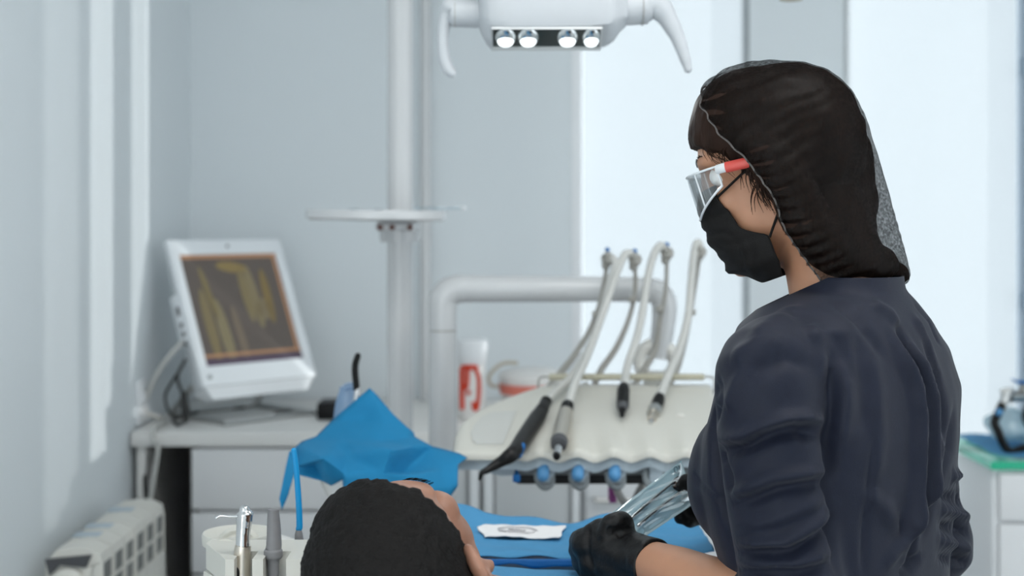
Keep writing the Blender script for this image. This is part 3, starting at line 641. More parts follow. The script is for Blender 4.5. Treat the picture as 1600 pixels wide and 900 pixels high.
# ---- operating light overhead
LD = 2.1; k_ = F_PX/LD
def lp(px, py, dy=0): return P(px, py, LD)+V(0, dy, 0)
ol = thing('operating_light', P(856, -60, LD+.05), 'grey white operating light with curved grab handles overhead', 'lamp')
def section(px, top, bot, d, win=0):
    """closed side profile: round back, flat slanting window facet at the lower front"""
    zt, zb_ = P(0, top, LD).z, P(0, bot, LD).z; h = zt-zb_; x = P(px, 0, LD).x; y = LD
    pr = [(-.5, .30), (-.5, .5), (-.46, .7), (-.36, .87), (-.18, .98), (.05, 1), (.28, .96), (.45, .84), (.54, .65), (.56, .45), (.52, .25), (.42, .1), (.28, .02), (.12, 0), (-.10, 0), (-.22, .02), (-.36, .13)]
    pr = [(-.5, .26), (-.505, .45), (-.48, .68), (-.38, .87), (-.18, .98), (.05, 1), (.28, .96), (.45, .84), (.54, .65), (.56, .45), (.53, .25), (.45, .1), (.35, .03), (.22, 0), (.08, 0), (-.02, .0), (-.47, .185)]
    return [Vector((x, y+a*d, zb_+b*h)) for a, b in pr]
rings = [section(748, 4, 44, .03), section(750, -25, 48, .05), section(753, -52, 55, .085), section(760, -64, 67, .105), section(768, -68, 75, .115), section(800, -70, 76, .12), section(860, -70, 76, .12), section(920, -70, 75, .12), section(945, -68, 71, .115), section(955, -62, 66, .105), section(962, -50, 60, .09), section(970, -30, 48, .07), section(978, -12, 41, .055)]
MB().loft(rings).build('housing', M['lamp'], ol, angle=35)
MB().tube([lp(752, 22), lp(744, 22), lp(706, 21)], [.0195, .0205, .0200], n=28, smooth=0).build('neck_left', M['lamp'], ol)
MB().tube([lp(712, 21), lp(711, 21)], .0203, n=28, smooth=0).build('seam', M['rod'], ol)
MB().tube([lp(972, 13), lp(1012, 12)], [.0258, .0245], n=28, smooth=0).build('neck_right', M['lamp'], ol)
for sx in (976, 1003): MB().tube([lp(sx, 13), lp(sx+1, 13)], .0262, n=28, smooth=0).build('seam', M['rod'], ol)
MB().tube([lp(712, 20), lp(704, 16), lp(697, 28), lp(692, 55), lp(693, 85), lp(698, 104), lp(704, 113)], [.0195, .0175, .0105, .0085, .0088, .0090, .0086], n=20, round_ends=True).build('handle_left', M['lamp'], ol)
MB().tube([lp(1002, 12), lp(1016, 6), lp(1032, 14), lp(1047, 36), lp(1060, 62), lp(1069, 88), lp(1075, 108)], [.0243, .0225, .0185, .0135, .0105, .0085, .0062], n=22, round_ends=True).build('handle_right', M['lamp'], ol)
# window facet: recessed tray with four reflectors
def fac(u, v_, off=0):          # u: 0..1 across, v: 0 front/upper edge .. 1 lower/back edge
    a, b = section(768, -68, 75, .115), section(938, -68, 75, .117)
    lo0, up0, lo1, up1 = a[15], a[16], b[15], b[16]
    q = (up0*(1-v_)+lo0*v_)*(1-u)+(up1*(1-v_)+lo1*v_)*u
    n = (up1-up0).cross(lo0-up0).normalized()
    if n.y > 0: n = -n
    return q+n*off
led = mat('led_lens', (235, 240, 240), .15, emit=(240, 248, 250), estr=1.0); refl = mat('reflector', (225, 228, 228), .18, 1)
def quad(u0, u1, v0, v1, off): return [fac(u0, v0, off), fac(u1, v0, off), fac(u1, v1, off), fac(u0, v1, off)]
fcn = (fac(.5, .5, 1)-fac(.5, .5, 0))
MB().prism(quad(.02, .98, .04, .97, .001), fcn*.002).build('window_panel', mat('lamp_dark_glass', (40, 52, 54), .12), ol, smooth=False)
fr_ = MB()
for u0, u1, v0, v1 in ((0, 1, .86, 1.0), (0, 1, 0, .02), (0, .010, 0, 1), (.990, 1, 0, 1)): fr_.prism(quad(u0, u1, v0, v1, .0012), fcn*.004)
fr_.build('window_trim', mat('trim_bright', (215, 218, 218), .25), ol, smooth=False)
for u in (.13, .335, .69, .905):
    r = MB(); c = fac(u, .42, .003); ux = (fac(1, .5)-fac(0, .5)).normalized(); vx = (fac(.5, 1)-fac(.5, 0)).normalized()
    wv = (fac(.5, 1)-fac(.5, 0)).length; ru = .0155 if u not in (.905,) else .0135
    r.loft([[c+ux*(ru*s*math.cos(t))+vx*(wv*.40*s*math.sin(t))+fcn*h for t in np.linspace(0, 2*math.pi, 28, endpoint=False)] for s, h in ((1, 0), (.96, .003), (.75, .006), (.4, .0078), (.03, .008))])
    o = r.build('reflector', refl, ol)
    MB().loft([[c+ux*(ru*s*math.cos(t))+vx*(wv*.28*s*math.sin(t)+.002)+fcn*h for t in np.linspace(0, 2*math.pi, 20, endpoint=False)] for s, h in ((.8, .0045), (.7, .009), (.35, .0105), (.03, .011))]).build('led', led, o)
MB().tube([lp(856, -66, .02), lp(856, -120, .05), V(.05, 2.4, 2.1), V(px_+.02, 2.86, 2.3)], .018, n=20).build('light_arm', M['enamel'], ol)
# ================================================================ spittoon, sheet, tray, assistant tools
sb0 = P(600, 770, 2.28)
st = thing('spittoon', (sb0.x, 2.36, 0), 'white ceramic spittoon column mostly hidden beneath the blue sheet', 'spittoon')
MB().lathe([(0, .0), (.05, .004), (.084, .03), (.104, .075), (.109, .105), (.106, .108), (.099, .09), (.08, .045), (.03, .03), (0, .03)], (sb0.x, 2.30, .925), n=48).build('bowl', M['ceramic'], st)
cb = MB()
for z, a, b in ((0, .145, .14), (.05, .15, .15), (.6, .145, .13), (.86, .14, .12), (.925, .09, .08)):
    cb.v += []; 
    ring = [Vector((sb0.x+a*math.copysign(abs(math.cos(t))**.6, math.cos(t)), 2.34+b*math.copysign(abs(math.sin(t))**.6, math.sin(t)), z)) for t in np.linspace(0, 2*math.pi, 40, endpoint=False)]
    cb.__dict__.setdefault('rr', []).append(ring)
cb.loft(cb.rr); cb.build('column', M['offwhite'], st)
cu = P(541, 640, 2.42)
MB().tube(PL((540, 760, 2.42), (541, 690, 2.42), (542, 640, 2.42), (546, 606, 2.42)), [.028, .027, .021, .016], n=24, smooth=4).build('filler_tower', M['cup'], st)
MB().tube(PL((556, 640, 2.38), (558, 620, 2.38), (559, 605, 2.38)), [.006, .0058, .005], n=14).build('spout_base', M['chrome'], st)
MB().tube(PL((557, 606, 2.38), (555, 585, 2.38), (555, 570, 2.38), (559, 556, 2.38)), [.0058, .0058, .0056, .0052], n=12, round_ends=True).build('spout', M['black'], st)
MB().tube(PL((538, 606, 2.40), (548, 603, 2.40), (556, 606, 2.40)), .006, n=10).build('filler_pipe', M['cup'], st)

# ---- blue paper sheet thrown over the bowl: a folded sheet set out facet by facet
S = [(578, 606, 2.32), (612, 644, 2.30), (646, 676, 2.27), (648, 683, 2.26), (676, 698, 2.24), (718, 709, 2.22), (730, 716, 2.21), (716, 725, 2.19), (715, 760, 2.15), (702, 778, 2.13),
     (520, 656, 2.30), (494, 682, 2.27), (472, 690, 2.25), (464, 697, 2.22), (452, 706, 2.18), (436, 780, 2.14), (440, 797, 2.14), (451, 772, 2.15), (464, 728, 2.17),
     (468, 742, 2.16), (506, 752, 2.14), (518, 758, 2.13), (536, 748, 2.12), (506, 716, 2.095), (540, 742, 2.11), (600, 740, 2.10), (640, 742, 2.09), (652, 698, 2.20),
     (628, 740, 2.155), (580, 690, 2.20), (530, 690, 2.225), (610, 705, 2.11), (545, 712, 2.165), (600, 655, 2.28), (660, 770, 2.08), (640, 790, 2.08), (540, 790, 2.1), (492, 728, 2.17), (690, 735, 2.16)]
FC = [(0, 33, 10), (0, 1, 33), (1, 2, 33), (33, 2, 29), (10, 33, 29), (10, 29, 30), (10, 30, 11), (11, 30, 12), (2, 3, 29), (3, 27, 29), (3, 4, 27), (29, 27, 31), (30, 29, 31), (30, 31, 32), (12, 30, 23), (30, 32, 23),
      (12, 23, 13), (13, 23, 18), (13, 18, 14), (14, 18, 17), (14, 17, 15), (15, 17, 16), (18, 23, 37), (18, 37, 19), (19, 37, 20), (37, 23, 20), (20, 23, 21), (21, 23, 24), (21, 24, 22), (23, 32, 24), (24, 32, 25), (32, 31, 25),
      (31, 27, 28), (31, 28, 25), (25, 28, 26), (27, 4, 28), (4, 38, 28), (4, 5, 38), (5, 7, 38), (5, 6, 7), (28, 38, 26), (38, 7, 8), (38, 8, 26), (26, 8, 34), (8, 9, 34), (34, 9, 35), (22, 24, 36), (24, 25, 36), (25, 26, 35), (26, 34, 35), (25, 35, 36)]
bm = bmesh.new(); bv = [bm.verts.new(P(*q)) for q in S]
for f in FC:
    try: bm.faces.new([bv[i] for i in f])
    except ValueError: pass
bmesh.ops.recalc_face_normals(bm, faces=bm.faces)
bmesh.ops.subdivide_edges(bm, edges=bm.edges[:], cuts=5, use_grid_fill=True, smooth=0)
for _ in range(1): bmesh.ops.smooth_vert(bm, verts=[v for v in bm.verts if not v.is_boundary], factor=.35, use_axis_x=True, use_axis_y=True, use_axis_z=True)
bm.verts.index_update(); pv = np.array([tuple(v.co) for v in bm.verts]); nn = vnoise(pv, 18, 2)*.010+vnoise(pv, 45, 3)*.003
for v, d_ in zip(bm.verts, nn): v.co.y += d_
sh_ = MB().bm(bm); o = sh_.build('disposable_sheet', M['bluesheet'], angle=60); so2 = o.modifiers.new('thick', 'SOLIDIFY'); so2.thickness = .0008
tag(o, 'crumpled bright blue disposable sheet peaked over the spittoon', 'sheet')

# ---- assistant's tool holder on the left
hy = 1.62
hz_ = P(400, 874, hy).z
ah = thing('tool_holder', P(400, 1200, 1.8), 'cream tool holder with a round dish at the lower left', 'holder')
hx0, hx1 = P(352, 0, hy).x, P(468, 0, hy).x
xs = [hx0, P(366, 0, hy).x, P(394, 0, hy).x, P(411, 0, hy).x, P(447, 0, hy).x, P(462, 0, hy).x]
g = MB()
# comb plate with two tool notches, bevelled wedge towards the dish
plan = [(hx0, hy), (xs[1], hy), (xs[1], hy+.04), (xs[2], hy+.04), (xs[2], hy), (xs[3], hy), (xs[3], hy+.04), (xs[4], hy+.04), (xs[4], hy), (hx1+.01, hy), (hx1+.02, hy+.06), (hx1+.01, hy+.10), (P(330, 0, hy+.1).x, hy+.10), (P(322, 0, hy+.08).x, hy+.08)]
g.prism([(x, y, hz_-.030) for x, y in plan], (0, 0, .030)); g.build('comb_plate', M['cream'], ah, smooth=False)
MB().prism([(P(318, 0, hy+.07).x, hy+.07, hz_-.12), (hx0+.004, hy+.012, hz_-.12), (hx0+.03, hy+.05, hz_-.12), (P(344, 0, hy+.1).x, hy+.1, hz_-.12)], (0, 0, .089)).build('side_block', M['cream'], ah, smooth=False)
dc = P(374, 836, 1.80)
MB().lathe([(0, -.018), (.036, -.018), (.046, -.010), (.047, .000), (.0455, .004), (.043, .003), (.038, -.001), (0, -.002)], dc, n=48).build('round_dish', M['cream'], ah)
MB().tube([(dc.x, hy+.09, hz_-.015), (dc.x, dc.y-.02, hz_-.03), (dc.x, dc.y, dc.z-.017)], [.018, .02, .03], n=20).build('dish_post', M['cream'], ah)
MB().tube([(dc.x, dc.y, dc.z-.022), (dc.x+.05, 1.95, .95), (sb0.x-.03, 2.2, .8)], [.028, .028, .032], n=20).build('holder_arm', M['offwhite'], ah)
sy2 = thing('air_water_syringe', P(377, 960, 1.645), 'upright chrome syringe with a thin sideways nozzle in the tool holder', 'dental tool')
cx_ = 380; D1 = 1.645
MB().tube(PL((377, 960, D1), (378, 900, D1), (379, 862, D1), (380, 852, D1)), [.0092, .0096, .0096, .0092], n=24, smooth=3).build('handle', M['brass'], sy2)
MB().tube(PL((379.5, 852, D1), (380, 835, D1), (381, 822, D1)), [.0083, .0081, .0085], n=24, smooth=3).build('neck', M['chrome'], sy2)
MB().tube(PL((381, 823, D1), (382, 810, D1), (382.5, 803, D1), (382, 797, D1)), [.0085, .0095, .0098, .006], n=24, smooth=4, round_ends=True).build('head', M['chrome'], sy2)
MB().tube(PL((374, 807, D1-.004), (360, 807, D1-.006), (345, 806, D1-.006), (338, 809, D1-.006)), [.0018, .0016, .0017, .0015], n=10, round_ends=True).build('nozzle', M['chrome'], sy2)
MB().tube(PL((367, 884, D1-.008), (372, 893, D1-.008), (371, 915, D1-.008)), [.0012, .0025, .0025], n=8).build('trigger', M['black'], sy2)
sk = thing('suction_handle', P(428, 960, D1), 'dark grey upright suction handle in the tool holder beside the chrome syringe', 'dental tool')
MB().tube(PL((427, 796, D1), (427, 800, D1), (428, 830, D1), (428, 852, D1), (427, 858, D1)), [.0066, .0068, .0082, .0090, .0092], n=24, smooth=4).build('tip_cone', M['greyplast'], sk)
MB().tube(PL((427, 857, D1), (427, 861, D1), (427, 869, D1), (427, 873, D1)), [.0092, .0108, .0108, .0090], n=24, smooth=4).build('collar', M['greyplast'], sk)
MB().tube(PL((427, 872, D1), (427, 882, D1), (428, 960, D1)), [.0092, .0068, .0066], n=20, smooth=3).build('stem', M['greyplast'], sk)
ej = thing('saliva_ejector', P(470, 940, 1.72), 'grey holder with a bright blue saliva tube hooked over the sheet edge', 'dental tool')
D2 = 1.74
MB().tube(PL((467, 826, D2), (468, 822, D2), (467, 790, D2), (464, 745, D2), (461, 716, D2), (459, 704, D2)), [.0040, .0040, .0038, .0036, .0036, .0034], n=14, smooth=6, round_ends=True).build('tube', M['bluetube'], ej)
MB().tube(PL((467, 824, D2), (467, 838, D2), (469, 862, D2), (472, 876, D2), (470, 940, D2)), [.0030, .0052, .0085, .0082, .006], n=20, smooth=5).build('handle', M['greyplast'], ej)
MB().tube(PL((462, 852, D2-.006), (458, 849, D2-.008)), .0022, n=8, smooth=0, round_ends=True).tube(PL((463, 871, D2-.006), (459, 873, D2-.008)), .0018, n=8, smooth=0, round_ends=True).build('lever', M['greyplast'], ej)

# ---- instrument tray over the patient
ty0, ty1 = 1.86, 2.03; tz = P(800, 867, ty0).z; tx0, tx1 = P(700, 0, ty0).x, P(1108, 0, ty0).x
it = thing('instrument_tray', ((tx0+tx1)/2, 1.98, tz-.02), 'grey instrument tray standing over the patient under blue paper', 'tray')
MB().bx(tx0, tx1-.004, ty0, ty1, tz-.022, tz-.001, .004).build('tray', M['traygrey'], it)
MB().tube([(.2, 2.05, tz-.02), (.22, 2.2, tz-.06), (x2-.014, 2.55, .96), (x2-.014, D0-.02, 1.0)], [.016, .016, .018, .02], n=18).build('tray_arm', M['offwhite'], it)
def sheet_grid(nx, ny, fn): 
    vs = [fn(i/(nx-1), j/(ny-1)) for j in range(ny) for i in range(nx)]
    return MB().add(vs, [(j*nx+i, j*nx+i+1, (j+1)*nx+i+1, (j+1)*nx+i) for j in range(ny-1) for i in range(nx-1)])
def tc(u, v_):
    x = tx0-.006+(tx1-tx0+.012)*u; y = ty0-.010+(ty1-ty0+.02)*v_; z = tz+.002
    z += .012*max(0, 1-abs(u-.42)/.06)**2*0
    if v_ > .80: z += (v_-.80)/.20*(.010+.007*math.sin(u*9+.6)+.004*math.sin(u*23))
    if u < .14: z += (.14-u)/.14*.014*v_
    if u > .93: z += (u-.93)/.07*.006
    if v_ < .06: z -= (.06-v_)/.06*(.003+.001*math.sin(u*17)+.002*math.sin(u*31))
    z += .0016*math.sin(u*26+v_*9)*math.sin(v_*15)+(.003 if .36 < v_ < .42 else 0)*math.exp(-((u-.75)/.1)**2)
    return (x, y, z)
cv = sheet_grid(90, 44, tc).build('tray_cover', M['bluecloth'], angle=70); sm = cv.modifiers.new('thick', 'SOLIDIFY'); sm.thickness = .0012; sm.offset = 1
tag(cv, 'blue paper cover spread on the grey instrument tray with turned up back edge', 'cover')
cvt = cv
fl = [(tx0-.006, .000), (.0, .0), (.06, .001), (.12, .0), (.19, .001), (tx1+.004, 0)]
def lip(u, v_):
    x = tx0-.004+(tx1-tx0+.008)*u; y = ty0-.0135-.002*v_; z = tz-.002-.009*v_*(1+.25*math.sin(u*21)+.15*math.sin(u*43)); return (x, y, z)
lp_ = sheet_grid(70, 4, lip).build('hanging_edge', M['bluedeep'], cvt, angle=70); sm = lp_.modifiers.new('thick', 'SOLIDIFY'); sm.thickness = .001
npts = [P(742, 814, 2.015), P(884, 817, 2.005), P(874, 839, 1.925), P(757, 835, 1.935)]
def nap(u, v_):
    a = npts[3]*(1-u)+npts[2]*u; b = npts[0]*(1-u)+npts[1]*u; q = a*(1-v_)+b*v_
    return (q.x+.0012*math.sin(v_*9), q.y+.0006*math.sin(u*12), tz+.0062+.003*abs(math.sin(u*4+.4))*(.4+.6*(1-v_))+.0004*math.sin(u*29+v_*5))
npk = sheet_grid(60, 30, nap).build('paper_napkin', M['paper'], angle=70); sm = npk.modifiers.new('thick', 'SOLIDIFY'); sm.thickness = .0012
tag(npk, 'white paper napkin with a faint grey oval print on the blue tray cover', 'napkin')
pm = MB()
def on_nap(u, v_): q = nap(u, v_); return V(q[0], q[1], q[2]+.0016)
for k in range(3):
    pts = [on_nap(.47+(.24-.02*k)*math.cos(t), .50+(.25-.035*k)*math.sin(t)) for t in np.linspace(.1*k, 2*math.pi*(.9-.05*k), 40)]
    pm.tube(pts, .0006, n=6, smooth=0)
for u0, u1, vv in ((.40, .52, .48), (.36, .42, .50), (.22, .30, .33), (.5, .56, .46)): pm.tube([on_nap(u0+(u1-u0)*i/8, vv+.03*math.sin(i*2.4)) for i in range(9)], .0011, n=6, smooth=3)
pm.build('printed_mark', M['print'], npk)
# ================================================================ the person in navy
skin = mat('skin_light', (174, 128, 101), .5, sss=.12, bump=.06, bscale=500, vary=.05, vscale=40)
navy = mat('navy_cloth', (11, 18, 36), .62, spec=.30, sheen=.06, bump=.22, bscale=900, vary=.05, vscale=60)
trouser = mat('navy_trouser_cloth', (34, 39, 56), .7)
hairm = mat('dark_brown_hair', (38, 25, 19), .55, spec=.12, bump=.9, bscale=90, vary=.35, vscale=40, stretch=(1, 1, .25))
net = sheer('black_hair_net', (12, 10, 9), .44, .42, nscale=300, gloss=.012)
maskm = mat('black_mask_cloth', (22, 21, 21), .7, spec=.2, bump=.2, bscale=700)
glove = mat('black_nitrile', (21, 21, 22), .45, spec=.3, bump=.35, bscale=220)
shoe = mat('white_shoe', (225, 225, 222), .5)
lens = clear_glass('clear_lens', (.97, .99, 1.0), .05)
rimm = mat('clear_rim', (236, 241, 245), .15, trans=.25, coat=.3)
redt = mat('red_temple', (196, 74, 66), .35)
lipm = mat('eye_white', (230, 226, 222), .3)
C0 = V(.371, 1.60, 0); FW = V(-.77, .64, 0).normalized(); RT = FW.cross(V(0, 0, 1)).normalized()
def B(r, f, z): return C0+RT*r+FW*f+V(0, 0, z)
# head axes
HO = P(1229, 260, 1.62); hy_ = V(-.955, .296, 0).normalized(); pit = math.radians(18)
HF = hy_*math.cos(pit)-V(0, 0, 1)*math.sin(pit); HL = V(0, 0, 1).cross(hy_).normalized(); HU = HF.cross(HL).normalized()
HS = 1.0
def H(f, l, u): return HO+(HF*f+HL*l+HU*u)*HS
HR = Matrix((HF, HL, HU)).transposed()
def head_shapes(mb, Hf, R, s=1, ears=True):
    e = lambda c, r: mb.ell(Hf(*c), [q*s for q in r], R=R, nu=32, nv=20)
    e((-.006, 0, .038), (.089, .073, .0745)); e((.030, 0, .036), (.062, .066, .068))
    e((.045, 0, -.030), (.046, .054, .070)); e((.058, 0, -.075), (.034, .036, .034)); e((.020, 0, -.050), (.050, .055, .045))
    e((.072, 0, .030), (.024, .055, .020)); e((.066, .028, -.018), (.026, .026, .024)); e((.066, -.028, -.018), (.026, .026, .024))
    mb.tube([Hf(.088, 0, .022), Hf(.093, 0, .0), Hf(.099, 0, -.019), Hf(.094, 0, -.029)], [.009*s, .010*s, .0115*s, .010*s], n=14, round_ends=True)
    for q in (-1, 1): e((.096, .012*q, -.025), (.010, .008, .007))
    e((.086, 0, -.048), (.014, .024, .007)); e((.084, 0, -.059), (.013, .022, .007)); e((.082, 0, -.090), (.016, .020, .016))
    for q in ((-1, 1) if ears else ()):
        mb.tube([Hf(.006, .069*q, -.018), Hf(-.006, .076*q, -.008), Hf(-.016, .084*q, .012), Hf(-.010, .086*q, .028), Hf(.004, .082*q, .032), Hf(.013, .075*q, .022)], [.006*s, .007*s, .0065*s, .0065*s, .0055*s, .004*s], n=12, round_ends=True)
        mb.tube([Hf(.006, .070*q, -.016), Hf(.000, .074*q, .004), Hf(-.002, .077*q, .022)], [.007*s, .010*s, .007*s], n=12, round_ends=True)
def carve_face(v, f, Hf, s=1):
    n = normals(v, f); d = np.zeros(len(v))
    for q in (-1, 1):
        for c, h, w in (((.083, .031*q, .011), -.010, .013), ((.086, .012*q, .007), -.004, .009), ((.000, .082*q, .010), -.005, .008), ((.004, .079*q, -.002), -.004, .006)):
            d += h*s*np.exp(-((v-np.array(Hf(*c)))**2).sum(1)/(w*s)**2)
    d += -.003*s*np.exp(-((v-np.array(Hf(.097, 0, -.0535)))**2).sum(1)/(.010*s)**2)
    return v+n*d[:, None]
def eyes(mb, Hf, R, s=1):
    for q in (-1, 1): mb.ell(Hf(.0715, .031*q, .011), (.0118*s,)*3, R=R, nu=20, nv=12)
# limb joints
SHL, ELL, WRL = V(.262, 1.472, 1.258), V(.290, 1.470, 1.012), P(1002, 873, 1.665)
SHR, ELR, WRR = V(.466, 1.716, 1.240), V(.512, 1.770, 1.022), V(.300, 1.865, 1.045)
body = MB(); head_shapes(body, H, HR, ears=False)
for q_ in (-1, 1): body.ell(H(-.004, .066*q_, .002), (.014, .008, .024), R=HR)
nb = B(0, -.002, 1.325)
body.tube([H(-.012, 0, -.01), H(-.018, 0, -.06), nb, B(0, 0, 1.25)], [.050, .052, .058, .075], n=28)
def oval(r, f, z, a, b, n=40, p=.85): return [B(r+a*math.copysign(abs(math.cos(t))**p, math.cos(t)), f+b*math.copysign(abs(math.sin(t))**p, math.sin(t)), z) for t in np.linspace(0, 2*math.pi, n, endpoint=False)]
body.loft([oval(0, 0, 1.315, .07, .06), oval(0, 0, 1.28, .14, .075), oval(0, .0, 1.22, .16, .09), oval(0, .01, 1.13, .150, .105), oval(0, .0, 1.03, .128, .09), oval(0, 0, .97, .122, .085), oval(0, -.005, .86, .150, .10), oval(0, -.005, .80, .15, .10)])
for s, (a, b, c) in ((-1, (SHL, ELL, WRL)), (1, (SHR, ELR, WRR))):
    body.tube([a-RT*(s*.04)-V(0, 0, .016), a-RT*(s*.012)-V(0, 0, .016), a*.5+b*.5, b], [.036, .038, .040, .037], n=24, round_ends=True)
    body.tube([b, b*.7+c*.3, b*.35+c*.65, c, c+(c-b).normalized()*.03], [.037, .038, .033, .0265, .025], n=24, round_ends=True, flat=.9)
for s in (-1, 1): body.tube([B(s*.075, 0, .86), B(s*.085, .005, .70), B(s*.09, .01, .48), B(s*.092, -.005, .28), B(s*.095, -.015, .09), B(s*.095, .02, .05)], [.085, .078, .055, .050, .034, .034], n=24, round_ends=True)
bv_, bf_ = fuse(body, .0040, 6); bv_ = carve_face(bv_, bf_, H)
bt = bvh(bv_, bf_)
ey = MB(); eyes(ey, H, HR); off = len(bv_); allv = np.vstack([bv_, np.array([tuple(q) for q in ey.v])]); allf = bf_+[tuple(i+off for i in q) for q in ey.f]
mbb = MB(); mbb.v = [Vector(q) for q in allv]; mbb.f = allf; mbb.mi = [0]*len(bf_)+[1]*len(ey.f)
per = mbb.build('person', [skin, lipm], base=(C0.x, C0.y, 0), angle=180)
tag(per, 'person standing in a navy tunic with black hair net, mask and gloves, opening a pouch', 'person')
# ---- tunic: torso and sleeves as one piece of cloth
t = MB()
t.loft([oval(-.004, -.011, 1.388, .052, .053), oval(-.004, -.010, 1.366, .056, .057), oval(-.006, -.008, 1.343, .064, .062), oval(-.010, -.004, 1.325, .112, .074), oval(-.014, -.002, 1.306, .150, .084), oval(-.006, -.002, 1.272, .170, .098), oval(0, .002, 1.23, .180, .112), oval(0, .010, 1.18, .176, .122), oval(0, .016, 1.13, .171, .126), oval(0, .012, 1.08, .163, .118), oval(0, .003, 1.02, .154, .106), oval(0, -.002, .965, .152, .104), oval(0, -.004, .90, .162, .112), oval(0, -.006, .83, .178, .128), oval(0, -.006, .74, .186, .136)])
for s in (-1, 1): t.ell(B(s*.074, .088, 1.130), (.066, .056, .080), R=Matrix((RT, FW, V(0, 0, 1))).transposed())
hem_l = ELL*.72+WRL*.28; hem_r = ELR*.72+WRR*.28
t.tube([SHL+RT*.07+V(0, 0, .010), SHL+RT*.010+V(0, 0, -.001), SHL*.6+ELL*.4+RT*.004, SHL*.2+ELL*.8+RT*.006, ELL+V(.008, -.004, -.012), hem_l+V(0, 0, .0)], [.050, .0575, .0575, .0545, .0525, .0470], n=32)
t.tube([SHR-RT*.06+V(0, 0, .008), SHR+V(0, 0, .002), SHR*.6+ELR*.4, SHR*.2+ELR*.8, ELR+V(.004, -.004, -.012), hem_r], [.052, .060, .055, .052, .052, .046], n=32)
tv, tf = fuse(t, .0034, 12)
# open the neckline, hem and cuffs by trimming the closed ends away
nkc = B(0, -.008, 1.364)
def cut(v, f, planes):
    bm = bmesh.new(); vs_ = [bm.verts.new(Vector(q)) for q in v]
    for q in f: bm.faces.new([vs_[i] for i in q])
    for c, n, rad in planes:
        c, n = Vector(c), Vector(n).normalized()
        near = [q for q in bm.faces if (q.calc_center_median()-c).length < rad]
        ge = set(near)
        for q in near: ge.update(q.edges); ge.update(q.verts)
        bmesh.ops.bisect_plane(bm, geom=list(ge), plane_co=c, plane_no=n, clear_outer=False)
        gone = [q for q in bm.faces if (q.calc_center_median()-c).length < rad and (q.calc_center_median()-c).dot(n) > 0]
        bmesh.ops.delete(bm, geom=gone, context='FACES')
    bm.verts.index_update(); vo = np.array([tuple(q.co) for q in bm.verts]); fo = [tuple(x.index for x in q.verts) for q in bm.faces]; bm.free()
    return vo, fo
